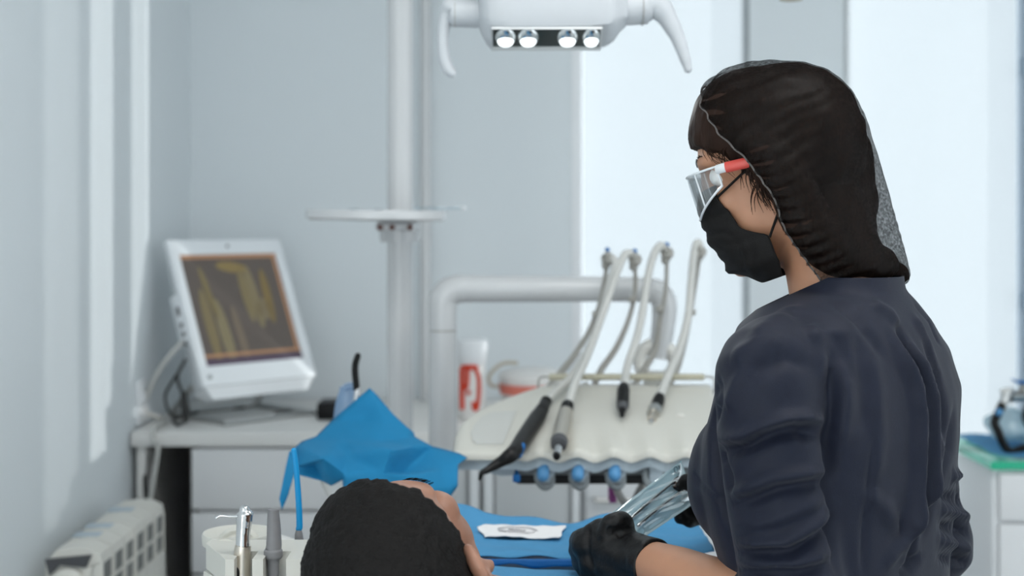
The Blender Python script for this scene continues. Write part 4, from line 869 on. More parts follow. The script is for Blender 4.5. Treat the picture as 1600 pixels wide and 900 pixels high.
strokes = [
 # long pleat down the back
 ([(1402, 512), (1418, 560), (1434, 605), (1440, 650), (1440, 740), (1437, 800), (1425, 872)], -.0150, .0052),
 ([(1392, 518), (1408, 560), (1424, 606), (1430, 650), (1429, 740), (1424, 800), (1412, 870)], .0075, .0075),
 ([(1416, 530), (1436, 575), (1452, 620), (1455, 700), (1450, 800)], .0060, .0085),
 ([(1440, 525), (1462, 575), (1476, 640), (1478, 700)], -.0040, .008), ([(1425, 490), (1450, 540), (1470, 590)], .0030, .008),
 ([(1490, 640), (1484, 700), (1462, 770), (1440, 840)], -.004, .008), ([(1470, 680), (1455, 760), (1440, 800)], .0035, .007),
 ([(1360, 540), (1372, 610), (1376, 690), (1366, 760)], .0018, .011), ([(1340, 520), (1352, 600), (1354, 680)], -.0018, .010),
 ([(1325, 560), (1322, 640), (1310, 700)], .0025, .010), ([(1300, 515), (1322, 560), (1330, 600)], -.0025, .009),
 ([(1364, 690), (1358, 760), (1350, 860), (1348, 895)], -.0022, .0035), ([(1440, 760), (1415, 840), (1380, 890)], .0030, .008), ([(1400, 800), (1420, 850), (1428, 895)], -.003, .008),
 ([(1350, 770), (1380, 790), (1412, 830)], .0025, .010), ([(1440, 870), (1420, 890), (1405, 898)], -.004, .006),
 # armhole seam
 ([(1285, 520), (1300, 560), (1303, 630), (1297, 690), (1297, 760), (1303, 840), (1308, 895)], -.0105, .0085), ([(1270, 505), (1288, 540), (1292, 600)], .0025, .010),
 # sleeve folds
 ([(1120, 690), (1135, 687), (1160, 683), (1190, 668), (1225, 655), (1262, 652), (1290, 660)], .0062, .0080), ([(1118, 700), (1140, 703), (1165, 698), (1200, 682), (1240, 672), (1285, 678)], -.0068, .0080),
 ([(1118, 695), (1128, 720), (1136, 745), (1140, 770)], -.0055, .008),
 ([(1140, 775), (1165, 765), (1205, 748), (1250, 742), (1292, 736)], .0050, .0080), ([(1142, 790), (1170, 782), (1215, 765), (1260, 757), (1296, 756)], -.0050, .0080),
 ([(1150, 600), (1185, 575), (1230, 560), (1275, 575)], -.0028, .010), ([(1140, 560), (1180, 540), (1230, 530)], .0028, .012), ([(1135, 640), (1150, 600), (1175, 570)], .0030, .009),
 ([(1150, 850), (1180, 850), (1225, 848), (1270, 820), (1300, 790)], .0050, .0075), ([(1150, 862), (1185, 864), (1235, 862), (1280, 838), (1306, 812)], -.0050, .0070),
 ([(1152, 878), (1190, 880), (1240, 880), (1300, 862)], .0042, .0070), ([(1152, 890), (1190, 893), (1250, 894), (1306, 880)], -.0040, .006), ([(1148, 820), (1190, 818), (1240, 800), (1292, 775)], .0028, .007),
 # chest and side
 ([(1098, 650), (1110, 620), (1126, 590)], -.003, .010), ([(1078, 735), (1100, 760), (1130, 790)], -.0016, .0035), ([(1125, 610), (1112, 670), (1120, 740), (1140, 830)], -.0060, .0085),
 # far sleeve
 ([(1484, 745), (1500, 742), (1512, 746)], .004, .007), ([(1470, 775), (1490, 778), (1510, 785)], -.0045, .006), ([(1468, 795), (1490, 800), (1512, 808)], .0045, .007), ([(1466, 820), (1490, 826), (1514, 832)], -.0045, .006), ([(1466, 842), (1490, 850), (1514, 858)], .0045, .007), ([(1464, 870), (1490, 874), (1512, 880)], -.004, .006),
 # shoulder yoke
 ([(1300, 470), (1340, 500), (1385, 560)], -.0022, .008), ([(1360, 470), (1390, 490), (1403, 512)], .0025, .008), ([(1250, 478), (1210, 500), (1170, 530)], .0022, .012), ([(1425, 470), (1452, 500), (1470, 540)], -.002, .004),
]
tv = sculpt(tv, tf, [(a, h*(2.1 if abs(h) < .010 else 1.35), w*.92) for a, h, w in strokes])
nn_ = normals(tv, tf); tv += nn_*(vnoise(tv, 14, 5)*.0022+vnoise(tv, 30, 6)*.0009)[:, None]
tv = lap(tv, tf, 1, .35)
tv, tf = cut(tv, tf, [(V(nkc.x, nkc.y, 1.3585), (0, 0, 1), .12), (P(1290, 435, 1.56), (-.45, .12, 1), .13), (B(0, 0, .748), (0, 0, -1), .4)])
tun = arr(tv, tf, 'tunic', navy, per, angle=180, fixn=False)
m_ = tun.modifiers.new('thick', 'SOLIDIFY'); m_.thickness = .0016; m_.offset = -1
# trousers and shoes
q = MB()
for s in (-1, 1): q.tube([B(s*.055, 0, .92), B(s*.080, 0, .84), B(s*.087, .005, .70), B(s*.092, .01, .48), B(s*.094, -.005, .28), B(s*.096, -.012, .07)], [.10, .104, .094, .078, .076, .074], n=28)
qv, qf = fuse(q, .008, 6); arr(qv, qf, 'trousers', trouser, per, angle=180)
for s in (-1, 1):
    w_ = MB(); w_.tube([B(s*.097, -.045, .035), B(s*.097, .03, .035), B(s*.10, .12, .030), B(s*.10, .16, .026)], [.034, .038, .040, .026], n=20, round_ends=True); w_.tube([B(s*.096, -.012, .05), B(s*.096, -.012, .09)], [.043, .045], n=20, smooth=0)
    wv, wf = fuse(w_, .005, 4); wv[:, 2] = np.maximum(wv[:, 2], .0); arr(wv, wf, 'shoe', shoe, per, angle=180)

# ---- hair
def hp(px, py, d=1.66): return P(px, py, d)
hm = MB()
hm.ell(H(-.004, 0, .042), (.092, .080, .0755), R=HR, nu=36, nv=24); hm.ell(H(.023, 0, .048), (.0755, .077, .0760), R=HR, nu=36, nv=24)
hm.tube([hp(1296, 235), hp(1304, 262), hp(1312, 300), hp(1314, 350), hp(1318, 395)], [.038, .041, .041, .040, .036], n=26, round_ends=True)
hm.ell(H(-.030, 0, .020), (.068, .077, .074), R=HR, nu=36, nv=24)

hm.tube([hp(1272, 258), hp(1290, 310), hp(1298, 370, 1.655), hp(1310, 400, 1.65), hp(1342, 417, 1.645), hp(1384, 424, 1.64), hp(1408, 428, 1.64)], [.070, .060, .052, .036, .0235, .0175, .0115], n=28, round_ends=True, flat=1.0)
hm.ell(hp(1298, 345, 1.65), (.052, .060, .062), nu=30, nv=20)
for s in (-1, 1):
    hm.tube([H(.018, s*.062, .030), H(.004, s*.070, .0), H(-.004, s*.068, -.035), H(-.010, s*.060, -.075), H(-.030, s*.048, -.115)], [.026, .026, .026, .030, .026], n=24, round_ends=True)
hm.ell(hp(1312, 412, 1.605), (.066, .068, .031), nu=30, nv=20); hm.ell(hp(1300, 385, 1.60), (.052, .058, .05), nu=30, nv=20)
hm.ell(H(-.028, 0, -.072), (.046, .062, .058), R=HR, nu=30, nv=20)
hv, hf = fuse(hm, .0042, 6)
# hairline: where the face is bare the hair surface dips under the skin
loc = (hv-np.array(HO)) @ np.array(HR); f_, l_, u_ = loc[:, 0], np.abs(loc[:, 1]), loc[:, 2]
ln = np.interp(u_, [-.14, -.105, -.056, -.034, -.005, .03, .049, .060, .10], [-.022, .008, .019, .017, .034, .054, .080, .13, .14])
ln = ln-.0*l_
bare = f_ > ln
for i in np.where(bare)[0]:
    p_, n_, _, dd = bt.find_nearest(Vector(hv[i]))
    t_ = min(1, (f_[i]-ln[i])/.010); tgt = np.array(p_-n_*.006); hv[i] = hv[i]*(1-t_)+tgt*t_
hn = normals(hv, hf)
wavef = np.sin((loc[:, 0]*.35+loc[:, 2]*.9+loc[:, 1]*.4)*210+vnoise(hv, 30, 8)*5)
hv = hv+hn*((~bare)*(wavef*.0006+vnoise(hv, 60, 9)*.0012))[:, None]
hair = arr(hv, hf, 'hair', hairm, per, angle=180)
fl_ = MB()      # loose strands at the temple and forehead
for k in range(26):
    a = rng.uniform(.45, 1); s = 1.0
    st_ = H(.070-.03*a+rng.uniform(-.004, .004), s*(.030+.038*a), .074-.034*a); 
    e_ = st_+HF*(.016+.006*rng.randn())*(1-a*.6)+HU*(-.022-.012*abs(rng.randn()))+HL*(s*.004)
    mid = (st_+e_)/2+HF*(.010+.004*rng.randn())+HL*s*.003
    fl_.tube([st_-HF*.02, st_, mid, e_], [.0005, .0005, .0004, .00015], n=5, smooth=5)
fl_.build('forehead_wisps', hairm, hair); fl_ = MB()
for k in range(60):     # wisps in front of the ear
    s = 1; st_ = H(.030-.018*rng.rand(), .070+.006*rng.rand(), .022-.035*rng.rand()); e_ = st_+HU*(-.028-.014*rng.rand())+HF*(.006+.008*rng.randn())
    fl_.tube([st_, (st_+e_)/2+HF*.004+HL*.003, e_], [.0007, .0006, .0002], n=5, smooth=4)
fl_.build('temple_wisps', hairm, hair)
# eyebrow
for s in (-1, 1):
    eb = MB()
    for k in range(46):
        a = rng.rand(); p0 = H(.094-.020*a*a, s*(.012+.036*a), .030+.007*math.sin(a*2.6)); h_ = bt.find_nearest(p0); p0 = h_[0]+h_[1]*.0006
        eb.tube([p0, p0+HL*(s*.005)+HU*.002*rng.rand()], [.00045, .0002], n=5, smooth=0)
    eb.build('eyebrow', hairm, per)

# ---- hair net: a stretched bag over the hair
nb_ = bmesh.new()
locn = (hv-np.array(HO)) @ np.array(HR)
edge_n = V(*H(1, 0, 0)-HO)
NU, NF = [-.14, -.105, -.07, -.03, .0156, .05, .0955, .115, .13], [-.002, .008, .017, .0165, .032, .053, .068, .060, .055]
def nb_keep(l): return l[:, 0] < np.interp(l[:, 2], NU, NF)+.002
sel = hv[nb_keep(locn)]
extra = [hp(1420, 430, 1.64), hp(1416, 441, 1.64), hp(1376, 268, 1.65), hp(1394, 330, 1.645), hp(1380, 447, 1.645), hp(1330, 446, 1.65), hp(1300, 441, 1.65), hp(1112, 132, 1.62), hp(1106, 150, 1.62), hp(1136, 113, 1.625), hp(1180, 98, 1.63)]
for p_ in sel[::3]: nb_.verts.new(Vector(p_))
for p_ in extra:
    for q in (-.018, 0, .018): nb_.verts.new(p_+HL*q)
bmesh.ops.convex_hull(nb_, input=nb_.verts); 
loose = [v for v in nb_.verts if not v.link_faces]; bmesh.ops.delete(nb_, geom=loose, context='VERTS')
cm = MB().bm(nb_); nv, nf = fuse(cm, .0036, 5)
nn2 = normals(nv, nf); nv = nv+nn2*.0018
nl = (nv-np.array(HO)) @ np.array(HR)
# gathers running back from the elastic edge
ed = np.interp(nl[:, 2], NU, NF)-nl[:, 0]
gath = np.exp(-np.maximum(ed, 0)/.055)
nv = nv+nn2*((np.sin(nl[:, 2]*420+np.abs(nl[:, 1])*160+vnoise(nv, 22, 4)*3.2)*.0030)*gath+vnoise(nv, 26, 11)*.0012)[:, None]
kp = ed > 0
idx = -np.ones(len(nv), int); idx[kp] = np.arange(kp.sum()); nf2 = [tuple(idx[i] for i in q) for q in nf if all(kp[i] for i in q)]; nv2 = nv[kp]
hn_o = arr(nv2, nf2, 'hair_net', net, per, angle=180)
# elastic along the edge of the net
bm = bmesh.new(); bm.from_mesh(hn_o.data); bm.verts.ensure_lookup_table()
be = [e for e in bm.edges if e.is_boundary]; adj = {}
for e in be:
    a, b = e.verts[0].index, e.verts[1].index; adj.setdefault(a, []).append(b); adj.setdefault(b, []).append(a)
loops = []; seen = set()
for s0 in adj:
    if s0 in seen: continue
    lp2 = [s0]; seen.add(s0); cur = s0
    while True:
        nx_ = [q for q in adj[cur] if q not in seen]
        if not nx_: break
        cur = nx_[0]; seen.add(cur); lp2.append(cur)
    loops.append(lp2)
best = max(loops, key=len); og = wloc(per)
pts = [bm.verts[i].co+og for i in best]; bm.free()
for _ in range(6): pts = [(pts[i-1]+pts[i]*2+pts[(i+1) % len(pts)])/4 for i in range(len(pts))]
el = MB(); el.tube(pts[::2]+[pts[0]], .0011, n=6, smooth=0); el.build('elastic_edge', mat('elastic', (92, 88, 86), .5), hn_o)

# ---- mask: pleated cloth over nose, mouth and chin
def face_ray(u, a, base=.018):
    o = H(base, 0, u); d = (HF*math.cos(a)+HL*math.sin(a)).normalized(); far = o+d*.3
    h_ = bt.ray_cast(far, -d, .3); return o, d, ((h_[0]-o).length if h_[0] else .06)
us = np.linspace(.002, -.117, 44); rows = []
MU, MF = [-.117, -.108, -.10, -.083, -.056, -.047, -.043, -.038, -.019, .002], [.066, .0765, .088, .099, .1105, .110, .1075, .1125, .1075, .098]
for i, u in enumerate(us):
    w_ = i/(len(us)-1); amax = math.radians(np.interp(u, [-.117, -.10, -.069, -.063, -.052, -.016, .002], [70, 76, 75, 64, 50, 43, 38])); row = []
    uc = max(u, -.092); r0 = np.interp(u, MU, MF)-.018; rs = []
    for k in range(49):
        a = amax*(k/24-1); o, d, r = face_ray(uc, a)
        wd_ = .064 if u > -.095 else .064-.012*(-.095-u)/.022
        rr = 1/math.sqrt((math.cos(a)/r0)**2+(math.sin(a)/wd_)**2)
        if u > -.095: rr = max(rr, min(r, .105)+.0035)
        rr += (.0014 if (w_*6.5) % 1 < .5 else 0)*math.cos(a)*(w_ > .4)
        rs.append(rr)
    rs = np.array(rs); 
    for _ in range(4): rs[1:-1] = (rs[:-2]+rs[1:-1]*2+rs[2:])/4
    for k in range(49):
        a = amax*(k/24-1); o = H(.018, 0, uc); d = (HF*math.cos(a)+HL*math.sin(a)).normalized(); row.append(o+d*rs[k]+HU*(u-uc))
    rows.append(row)
g = MB(); nk = 49
g.add([q for r in rows for q in r], [(i*nk+k, i*nk+k+1, (i+1)*nk+k+1, (i+1)*nk+k) for i in range(len(rows)-1) for k in range(nk-1)])
vv = np.array([tuple(q) for q in g.v]); vv = lap(vv, g.f, 2, .4); n3 = normals(vv, g.f); vv += n3*(vnoise(vv, 34, 21)*.0016)[:, None]
vv = sculpt(vv, g.f, [([(1103, 359), (1120, 356), (1138, 352), (1150, 364)], -.0032, .0032), ([(1108, 368), (1128, 364), (1150, 370)], .0018, .004), ([(1108, 340), (1112, 352)], .0012, .005), ([(1130, 312), (1136, 338), (1142, 352)], -.0012, .003), ([(1152, 372), (1158, 400), (1166, 430)], .0018, .0045), ([(1160, 374), (1168, 404), (1178, 432)], -.0020, .0045), ([(1118, 382), (1135, 388), (1152, 384)], -.0018, .0035), ([(1180, 372), (1190, 405), (1200, 432)], -.0012, .004)])
mo = arr(vv, g.f, 'face_mask', maskm, per, angle=60); m_ = mo.modifiers.new('thick', 'SOLIDIFY'); m_.thickness = .0018; m_.offset = 1
ms = MB()
for s in (0, -1):
    sg = 1 if s == 0 else -1; c1 = vv[5*nk+(nk-1 if s == 0 else 0)]; c2 = vv[27*nk+(nk-1 if s == 0 else 0)]
    for c, e in ((Vector(c1), H(-.002, .078*sg, .020)), (Vector(c2), H(-.006, .078*sg, -.012))):
        mid = (c+e)/2; h_ = bt.find_nearest(mid); mid = h_[0]+h_[1]*.0035
        MB().tube([c, mid, e], .0015, n=8, smooth=6).build('ear_loop', maskm, mo)

# ---- safety glasses
gl = bpy.data.objects.new('safety_glasses', None); COL.objects.link(gl); gl.parent = per; gl.location = H(.09, 0, .0)-og
def wrap(a, v_, off=0):       # a: -1..1 around the face, v: 0 top, 1 bottom
    th = a*math.radians(80); side = abs(a)
    top = .0225-.003*side; bot = -.029+.026*max(0, (side-.30)/.70)**1.2
    R_f, R_l = .060, .070; 
    return H(.052+(R_f+off)*math.cos(th)**.8-.010*v_*0, (R_l+off)*math.sin(th), top+(bot-top)*v_)
gx, gy = 61, 10; vs = [wrap(-1+2*i/(gx-1), j/(gy-1)) for j in range(gy) for i in range(gx)]
lo_ = MB().add(vs, [(j*gx+i, j*gx+i+1, (j+1)*gx+i+1, (j+1)*gx+i) for j in range(gy-1) for i in range(gx-1)]).build('lens', lens, gl, angle=180)
m_ = lo_.modifiers.new('thick', 'SOLIDIFY'); m_.thickness = .0018
rm = MB(); per_ = [wrap(a, 0) for a in np.linspace(-1, 1, 41)]+[wrap(1, v_) for v_ in np.linspace(.2, .8, 4)]+[wrap(a, 1) for a in np.linspace(1, -1, 41)]+[wrap(-1, v_) for v_ in np.linspace(.8, .2, 4)]
rm.tube(per_+[per_[0]], .0014, n=8, smooth=0)
for a in (-.62, .62): rm.tube([wrap(a, v_) for v_ in np.linspace(0, 1, 8)], .0011, n=8, smooth=0)
rm.build('rim', rimm, gl)
for s in (-1, 1):
    p0 = wrap(s, .15)
    MB().tube([p0, H(.060, s*.0735, .0155), H(.052, s*.0760, .0145)], [.0036, .0036, .0036], n=10, flat=1.5, smooth=4).build('hinge_arm', rimm, gl)
    MB().tube([H(.056, s*.0752, .0148), H(.030, s*.0795, .0120), H(.016, s*.073, .011)], [.0040, .0040, .0030], n=10, flat=1.5, smooth=5).build('temple', redt, gl)
# ================================================================ gloved hands and the pouch
def frame3(a, b): a = Vector(a).normalized(); b = Vector(b); b = (b-a*b.dot(a)).normalized(); return a, b, a.cross(b)
# pouch: long paper-and-film envelope held between both hands
PA, PB, PC, PD = P(950, 806, 1.735), P(1064, 720, 1.80), P(1086, 786, 1.80), P(1002, 842, 1.735)
ex = PB+(PB-PA)*.18; ex2 = PC+(PC-PD)*.18
pn = (PB-PA).cross(PD-PA).normalized()
if pn.y > 0: pn = -pn
po = thing('sterilization_pouch', (PA+PC)/2, 'clear and pale blue sterile pouch held between the black gloved hands', 'pouch')
film = clear_glass('pouch_film', (.96, .985, .99), .08, .07, .30)
backm = sheer('pouch_paper', (208, 232, 238), .10, .6, transl=.35)
inst = mat('pouch_tool_metal', (205, 205, 206), .22, 1)
nx, ny = 60, 28
def pp(u, v_, lift=0): return (PA*(1-u)+PB*u)*(1-v_)+(PD*(1-u)+PC*u)*v_+pn*lift
vs = []; vb = []
for j in range(ny):
    for i in range(nx):
        u, v_ = i/(nx-1), j/(ny-1); e = min(1, min(u/.12, (1-u)/.2, v_/.16, (1-v_)/.16)); e = max(0, e)
        puff = .0062*e**.6
        wr = (.0020*math.sin(v_*17+u*5+1.5*math.sin(u*6))+.0009*math.sin(v_*37-u*11+2*math.sin(u*5)))*e
        vs.append(pp(u, v_, puff+wr)); vb.append(pp(u, v_, -.0012*e+.0008*math.sin(u*17)*math.sin(v_*11)))
fq = [(j*nx+i, j*nx+i+1, (j+1)*nx+i+1, (j+1)*nx+i) for j in range(ny-1) for i in range(nx-1)]
MB().add(vs, fq).build('film_front', film, po, angle=180); MB().add(vb, fq).build('paper_back', backm, po, angle=180)
sl = MB()
for a, b, c, d_ in (((0, 0), (1, 0), (1, .07), (0, .07)), ((0, .93), (1, .93), (1, 1), (0, 1)), ((0, 0), (.07, 0), (.07, 1), (0, 1)), ((.86, 0), (1, 0), (1, 1), (.86, 1))): sl.prism([pp(*q, .0006) for q in (a, b, c, d_)], pn*.0004)
sl.build('seal_edge', backm, po, smooth=False)
pk = MB(); uu = (PB-PA).normalized(); vvx = (PD-PA).normalized()
pk.tube([pp(.90, .10+.09*math.sin(t)*.8, .0016)+uu*(.003*math.cos(t)) for t in np.linspace(0, 2*math.pi, 14)], .0004, n=6, smooth=0)
pk.tube([pp(.945, .06, .0016), pp(.945, .16, .0016), pp(.955, .18, .0016)], .0004, n=6, smooth=0)
pk.tube([pp(.02, .04, .0016)+uu*(.002*math.cos(t))+vvx*(.002*math.sin(t)) for t in np.linspace(0, 2*math.pi, 14)], .0004, n=6, smooth=0)
pk.build('printed_mark', mat('pouch_ink', (70, 90, 110), .7), po)
MB().tube([pp(.10, .42, .0022), pp(.55, .34, .0024), pp(.84, .36, .0022)], [.0011, .0016, .0012], n=10, round_ends=True).build
ti = tag(MB().tube([pp(.14, .40, .0022), pp(.45, .34, .0025), pp(.80, .30, .0024), pp(.83, .34, .0026)], [.0022, .0022, .0016, .0011], n=12, round_ends=True).build('dental_explorer', inst), 'slim metal instrument in the pouch, upper of the two', 'dental tool')
tj = tag(MB().tube([pp(.12, .66, .0022), pp(.5, .60, .0025), pp(.82, .58, .0024), pp(.85, .54, .0030), pp(.87, .57, .0034)], [.0024, .0024, .0018, .0012, .0008], n=12, round_ends=True).build('dental_probe', inst), 'slim hooked metal instrument in the pouch, lower of the two', 'dental tool')

def hand(side, wrist, chains, palm, cuff_from, nm):
    """palm: list of (point, radius) chains; chains: five finger chains [(p, r)...]"""
    mb = MB()
    for c in palm: mb.tube([p for p, r in c], [r for p, r in c], n=18, smooth=5, round_ends=True)
    for c in chains: mb.tube([p for p, r in c], [r for p, r in c], n=16, smooth=6, round_ends=True)
    v, f = fuse(mb, .0024, 5); return v, f
# left hand: knuckles to the left, fingers folded away behind the pouch, thumb laid on its face
Wl = WRL; D_ = 1.70
def q3(px, py, d, r): return (P(px, py, d), r)
palm = [
 [q3(1000, 876, 1.668, .0275), q3(975, 866, 1.685, .0285), q3(945, 853, 1.705, .0265), q3(918, 850, 1.715, .0210)],
 [q3(995, 890, 1.672, .026), q3(965, 885, 1.69, .027), q3(930, 877, 1.71, .0215)],
 [q3(990, 905, 1.68, .024), q3(955, 905, 1.70, .024), q3(930, 900, 1.715, .0185)],
 [q3(992, 862, 1.68, .0215), q3(968, 846, 1.695, .0195), q3(946, 829, 1.70, .0160), q3(926, 834, 1.708, .0140)],
]
fing = [
 [q3(948, 836, 1.688, .0135), q3(952, 820, 1.684, .0112), q3(964, 812, 1.682, .0100), q3(976, 813, 1.690, .0100), q3(982, 825, 1.702, .0088)],              # thumb
 [q3(925, 846, 1.715, .0155), q3(905, 845, 1.735, .0128), q3(914, 838, 1.768, .0112), q3(945, 832, 1.776, .0100), q3(968, 830, 1.768, .0090)],              # index
 [q3(918, 864, 1.718, .0155), q3(904, 860, 1.742, .0126), q3(914, 852, 1.778, .0112), q3(946, 848, 1.786, .0100), q3(972, 845, 1.776, .0090)],
 [q3(920, 882, 1.718, .0145), q3(908, 878, 1.742, .0120), q3(918, 870, 1.776, .0106), q3(948, 866, 1.784, .0096), q3(972, 862, 1.774, .0086)],
 [q3(928, 898, 1.715, .0130), q3(916, 896, 1.738, .0108), q3(926, 888, 1.768, .0096), q3(950, 884, 1.774, .0086), q3(968, 880, 1.768, .0078)]]
v, f = hand(1, Wl, fing, palm, None, 'l')
wd = (WRL-ELL).normalized()
cuff = MB(); cuff.tube([WRL-wd*.022, WRL-wd*.004, WRL+wd*.018, WRL+wd*.035], [.0305, .0292, .0288, .029], n=30, flat=.95)
cm = MB(); cm.add(v, f); cm.add(cuff.v, cuff.f); v, f = fuse(cm, .0024, 3)
crs = [([(946, 826), (957, 828), (966, 833), (973, 840)], -.0036, .0034), ([(961, 812), (973, 812), (984, 824)], .0012, .004), ([(922, 818), (918, 840), (920, 870), (926, 895)], -.0034, .0045), ([(985, 840), (1000, 848), (1014, 850)], .0010, .004), ([(975, 830), (985, 842), (1000, 850)], -.0014, .004), ([(1008, 852), (1000, 868), (993, 895)], .0010, .003), ([(1000, 852), (990, 870), (984, 898)], -.0012, .004), ([(960, 850), (975, 870), (978, 890)], -.0010, .004), ([(944, 825), (960, 840), (985, 846)], -.0012, .005), ([(940, 850), (960, 870), (968, 895)], .0008, .004)]
v = sculpt(v, f, crs); n_ = normals(v, f); v += n_*(vnoise(v, 70, 3)*.0008+vnoise(v, 150, 4)*.0003)[:, None]
arr(v, f, 'glove', glove, per, angle=180)
# right hand: thumb in front of the pouch, fingers behind
palm = [[(WRR, .0275), (P(1118, 775, 1.85), .028), (P(1098, 772, 1.842), .0235)], [(WRR+V(0, 0, -.018), .022), (P(1112, 800, 1.852), .0235), (P(1094, 796, 1.845), .019)]]
fing = [
 [q3(1110, 758, 1.835, .0165), q3(1092, 752, 1.815, .0140), q3(1076, 754, 1.802, .0122), q3(1060, 756, 1.793, .0105)],
 [q3(1098, 768, 1.845, .0150), q3(1080, 764, 1.842, .0120), q3(1066, 764, 1.832, .0108), q3(1056, 768, 1.822, .009)],
 [q3(1096, 784, 1.845, .0150), q3(1078, 782, 1.842, .0122), q3(1065, 785, 1.832, .0110), q3(1058, 792, 1.822, .0092)],
 [q3(1096, 796, 1.845, .0140), q3(1078, 798, 1.840, .0116), q3(1067, 804, 1.832, .0105), q3(1063, 809, 1.825, .0092)],
 [q3(1098, 806, 1.845, .0125), q3(1086, 810, 1.838, .0106), q3(1079, 814, 1.832, .0096), q3(1077, 815, 1.827, .0086)]]
v, f = hand(-1, WRR, fing, palm, None, 'r')
wd = (WRR-ELR).normalized(); cm = MB(); cm.add(v, f); cm.tube([WRR-wd*.03, WRR, WRR+wd*.03], [.031, .0295, .029], n=30); v, f = fuse(cm, .0024, 3)
n_ = normals(v, f); v += n_*(vnoise(v, 70, 3)*.0008)[:, None]; arr(v, f, 'glove', glove, per, angle=180)
# ================================================================ the patient
pskin = mat('skin_brown', (156, 114, 94), .45, sss=.1, bump=.10, bscale=420, vary=.08, vscale=60)
phair = mat('black_short_hair', (13, 11, 10), .75, spec=.25, bump=1.0, bscale=260, vary=.4, vscale=120)
shirt = mat('white_shirt_cloth', (206, 208, 210), .85, bump=.2, bscale=500)
pant = mat('dark_trouser_cloth', (58, 62, 74), .85)
pu = V(-.42, -.82, .38).normalized(); pf0 = (V(0, 0, 1)-pu*pu.z).normalized(); pr0 = pf0.cross(pu)
phi = math.radians(-20); pF = pf0*math.cos(phi)+pr0*math.sin(phi); pF.normalize(); pL = pu.cross(pF).normalized()
PO = P(640, 912, 1.475); PS = 1.05
def G(f, l, u): return PO+(pF*f+pL*l+pu*u)*PS
GR = Matrix((pF, pL, pu)).transposed()
hb2 = MB(); head_shapes(hb2, G, GR, PS)
# ear facing up at the right: fuller helix, lobe and inner fold
for q in (-1, 1):
    hb2.tube([G(.008, .070*q, -.030), G(.004, .076*q, -.026), G(-.004, .078*q, -.012), G(-.018, .088*q, .006), G(-.020, .093*q, .024), G(-.008, .092*q, .036), G(.006, .086*q, .036), G(.013, .077*q, .026)], [.006, .0075, .006, .0058, .0058, .0058, .0055, .004], n=14, round_ends=True)
    hb2.tube([G(-.004, .074*q, -.010), G(-.010, .080*q, .006), G(-.008, .083*q, .020)], [.006, .006, .005], n=12, round_ends=True)
bx_ = V(.37, .89, -.27).normalized()       # along the body towards the feet
side = V(.923, -.384, 0).normalized(); upb = side.cross(bx_).normalized()
if upb.z < 0: upb = -upb
N0 = PO-pu*.135-pF*.01+V(0, 0, -.001)
def Q(s, r, h): return N0+bx_*s+side*r+upb*h
hb2.tube([G(-.012, 0, -.01), G(-.02, 0, -.07), Q(.0, 0, -.01), Q(.08, 0, -.03)], [.054*PS, .056*PS, .060, .075], n=26)
def oval2(s, a, b, h=0, n=36): return [Q(s, a*math.copysign(abs(math.cos(t))**.8, math.cos(t)), h+b*math.copysign(abs(math.sin(t))**.8, math.sin(t))) for t in np.linspace(0, 2*math.pi, n, endpoint=False)]
hb2.loft([oval2(.03, .07, .05, -.03), oval2(.07, .15, .065, -.05), oval2(.13, .165, .09, -.06), oval2(.22, .160, .10, -.065), oval2(.34, .16, .095, -.07), oval2(.46, .15, .085, -.075), oval2(.56, .165, .09, -.08), oval2(.62, .15, .08, -.08)])
for s in (-1, 1):
    hb2.tube([Q(.10, s*.14, -.06), Q(.14, s*.165, -.07), Q(.30, s*.165, -.07), Q(.40, s*.165, -.06), Q(.54, s*.15, -.02), Q(.62, s*.13, -.015), Q(.66, s*.11, -.01)], [.045, .047, .043, .038, .032, .024, .026], n=20, round_ends=True)
    hb2.tube([Q(.66, s*.11, -.01), Q(.70, s*.095, -.006), Q(.76, s*.08, -.004)], [.028, .030, .016], n=16, round_ends=True, flat=.5)
    for k in range(4): hb2.tube([Q(.70, s*(.075+.014*k), -.002), Q(.755, s*(.062+.015*k), .004), Q(.785-.006*abs(k-1.5), s*(.055+.016*k), -.004)], [.008, .0078, .006], n=10, round_ends=True)
    hb2.tube([Q(.67, s*.085, .0), Q(.70, s*.06, .004), Q(.72, s*.045, .0)], [.011, .0095, .007], n=10, round_ends=True)
    hb2.tube([Q(.58, s*.09, -.08), Q(.72, s*.10, -.06), Q(1.0, s*.10, -.0), Q(1.2, s*.10, -.04), Q(1.42, s*.10, -.10)], [.09, .086, .058, .054, .038], n=22, round_ends=True)
    hb2.tube([Q(1.42, s*.10, -.10), Q(1.45, s*.11, -.02), Q(1.44, s*.115, .07)], [.038, .036, .024], n=18, round_ends=True)
gv, gf = fuse(hb2, .0040, 5); gv = carve_face(gv, gf, G, PS)
n_ = normals(gv, gf); dd = np.zeros(len(gv))
for q in (-1, 1):
    for c, h, w in (((-.002, .090*q, .016), -.0045, .008), ((.006, .086*q, .0), -.004, .007), ((-.012, .090*q, .018), -.002, .004)): dd += h*np.exp(-((gv-np.array(G(*c)))**2).sum(1)/w**2)
gv += n_*dd[:, None]
gt = bvh(gv, gf); ey = MB(); eyes(ey, G, GR, PS); off = len(gv)
m2 = MB(); m2.v = [Vector(q) for q in gv]+ey.v; m2.f = gf+[tuple(i+off for i in q) for q in ey.f]; m2.mi = [0]*len(gf)+[1]*len(ey.f)
pat = m2.build('person', [pskin, lipm], base=(PO.x, PO.y, PO.z-.12), angle=180)
tag(pat, 'person with short black hair lying back in front of the blue sheet', 'person')
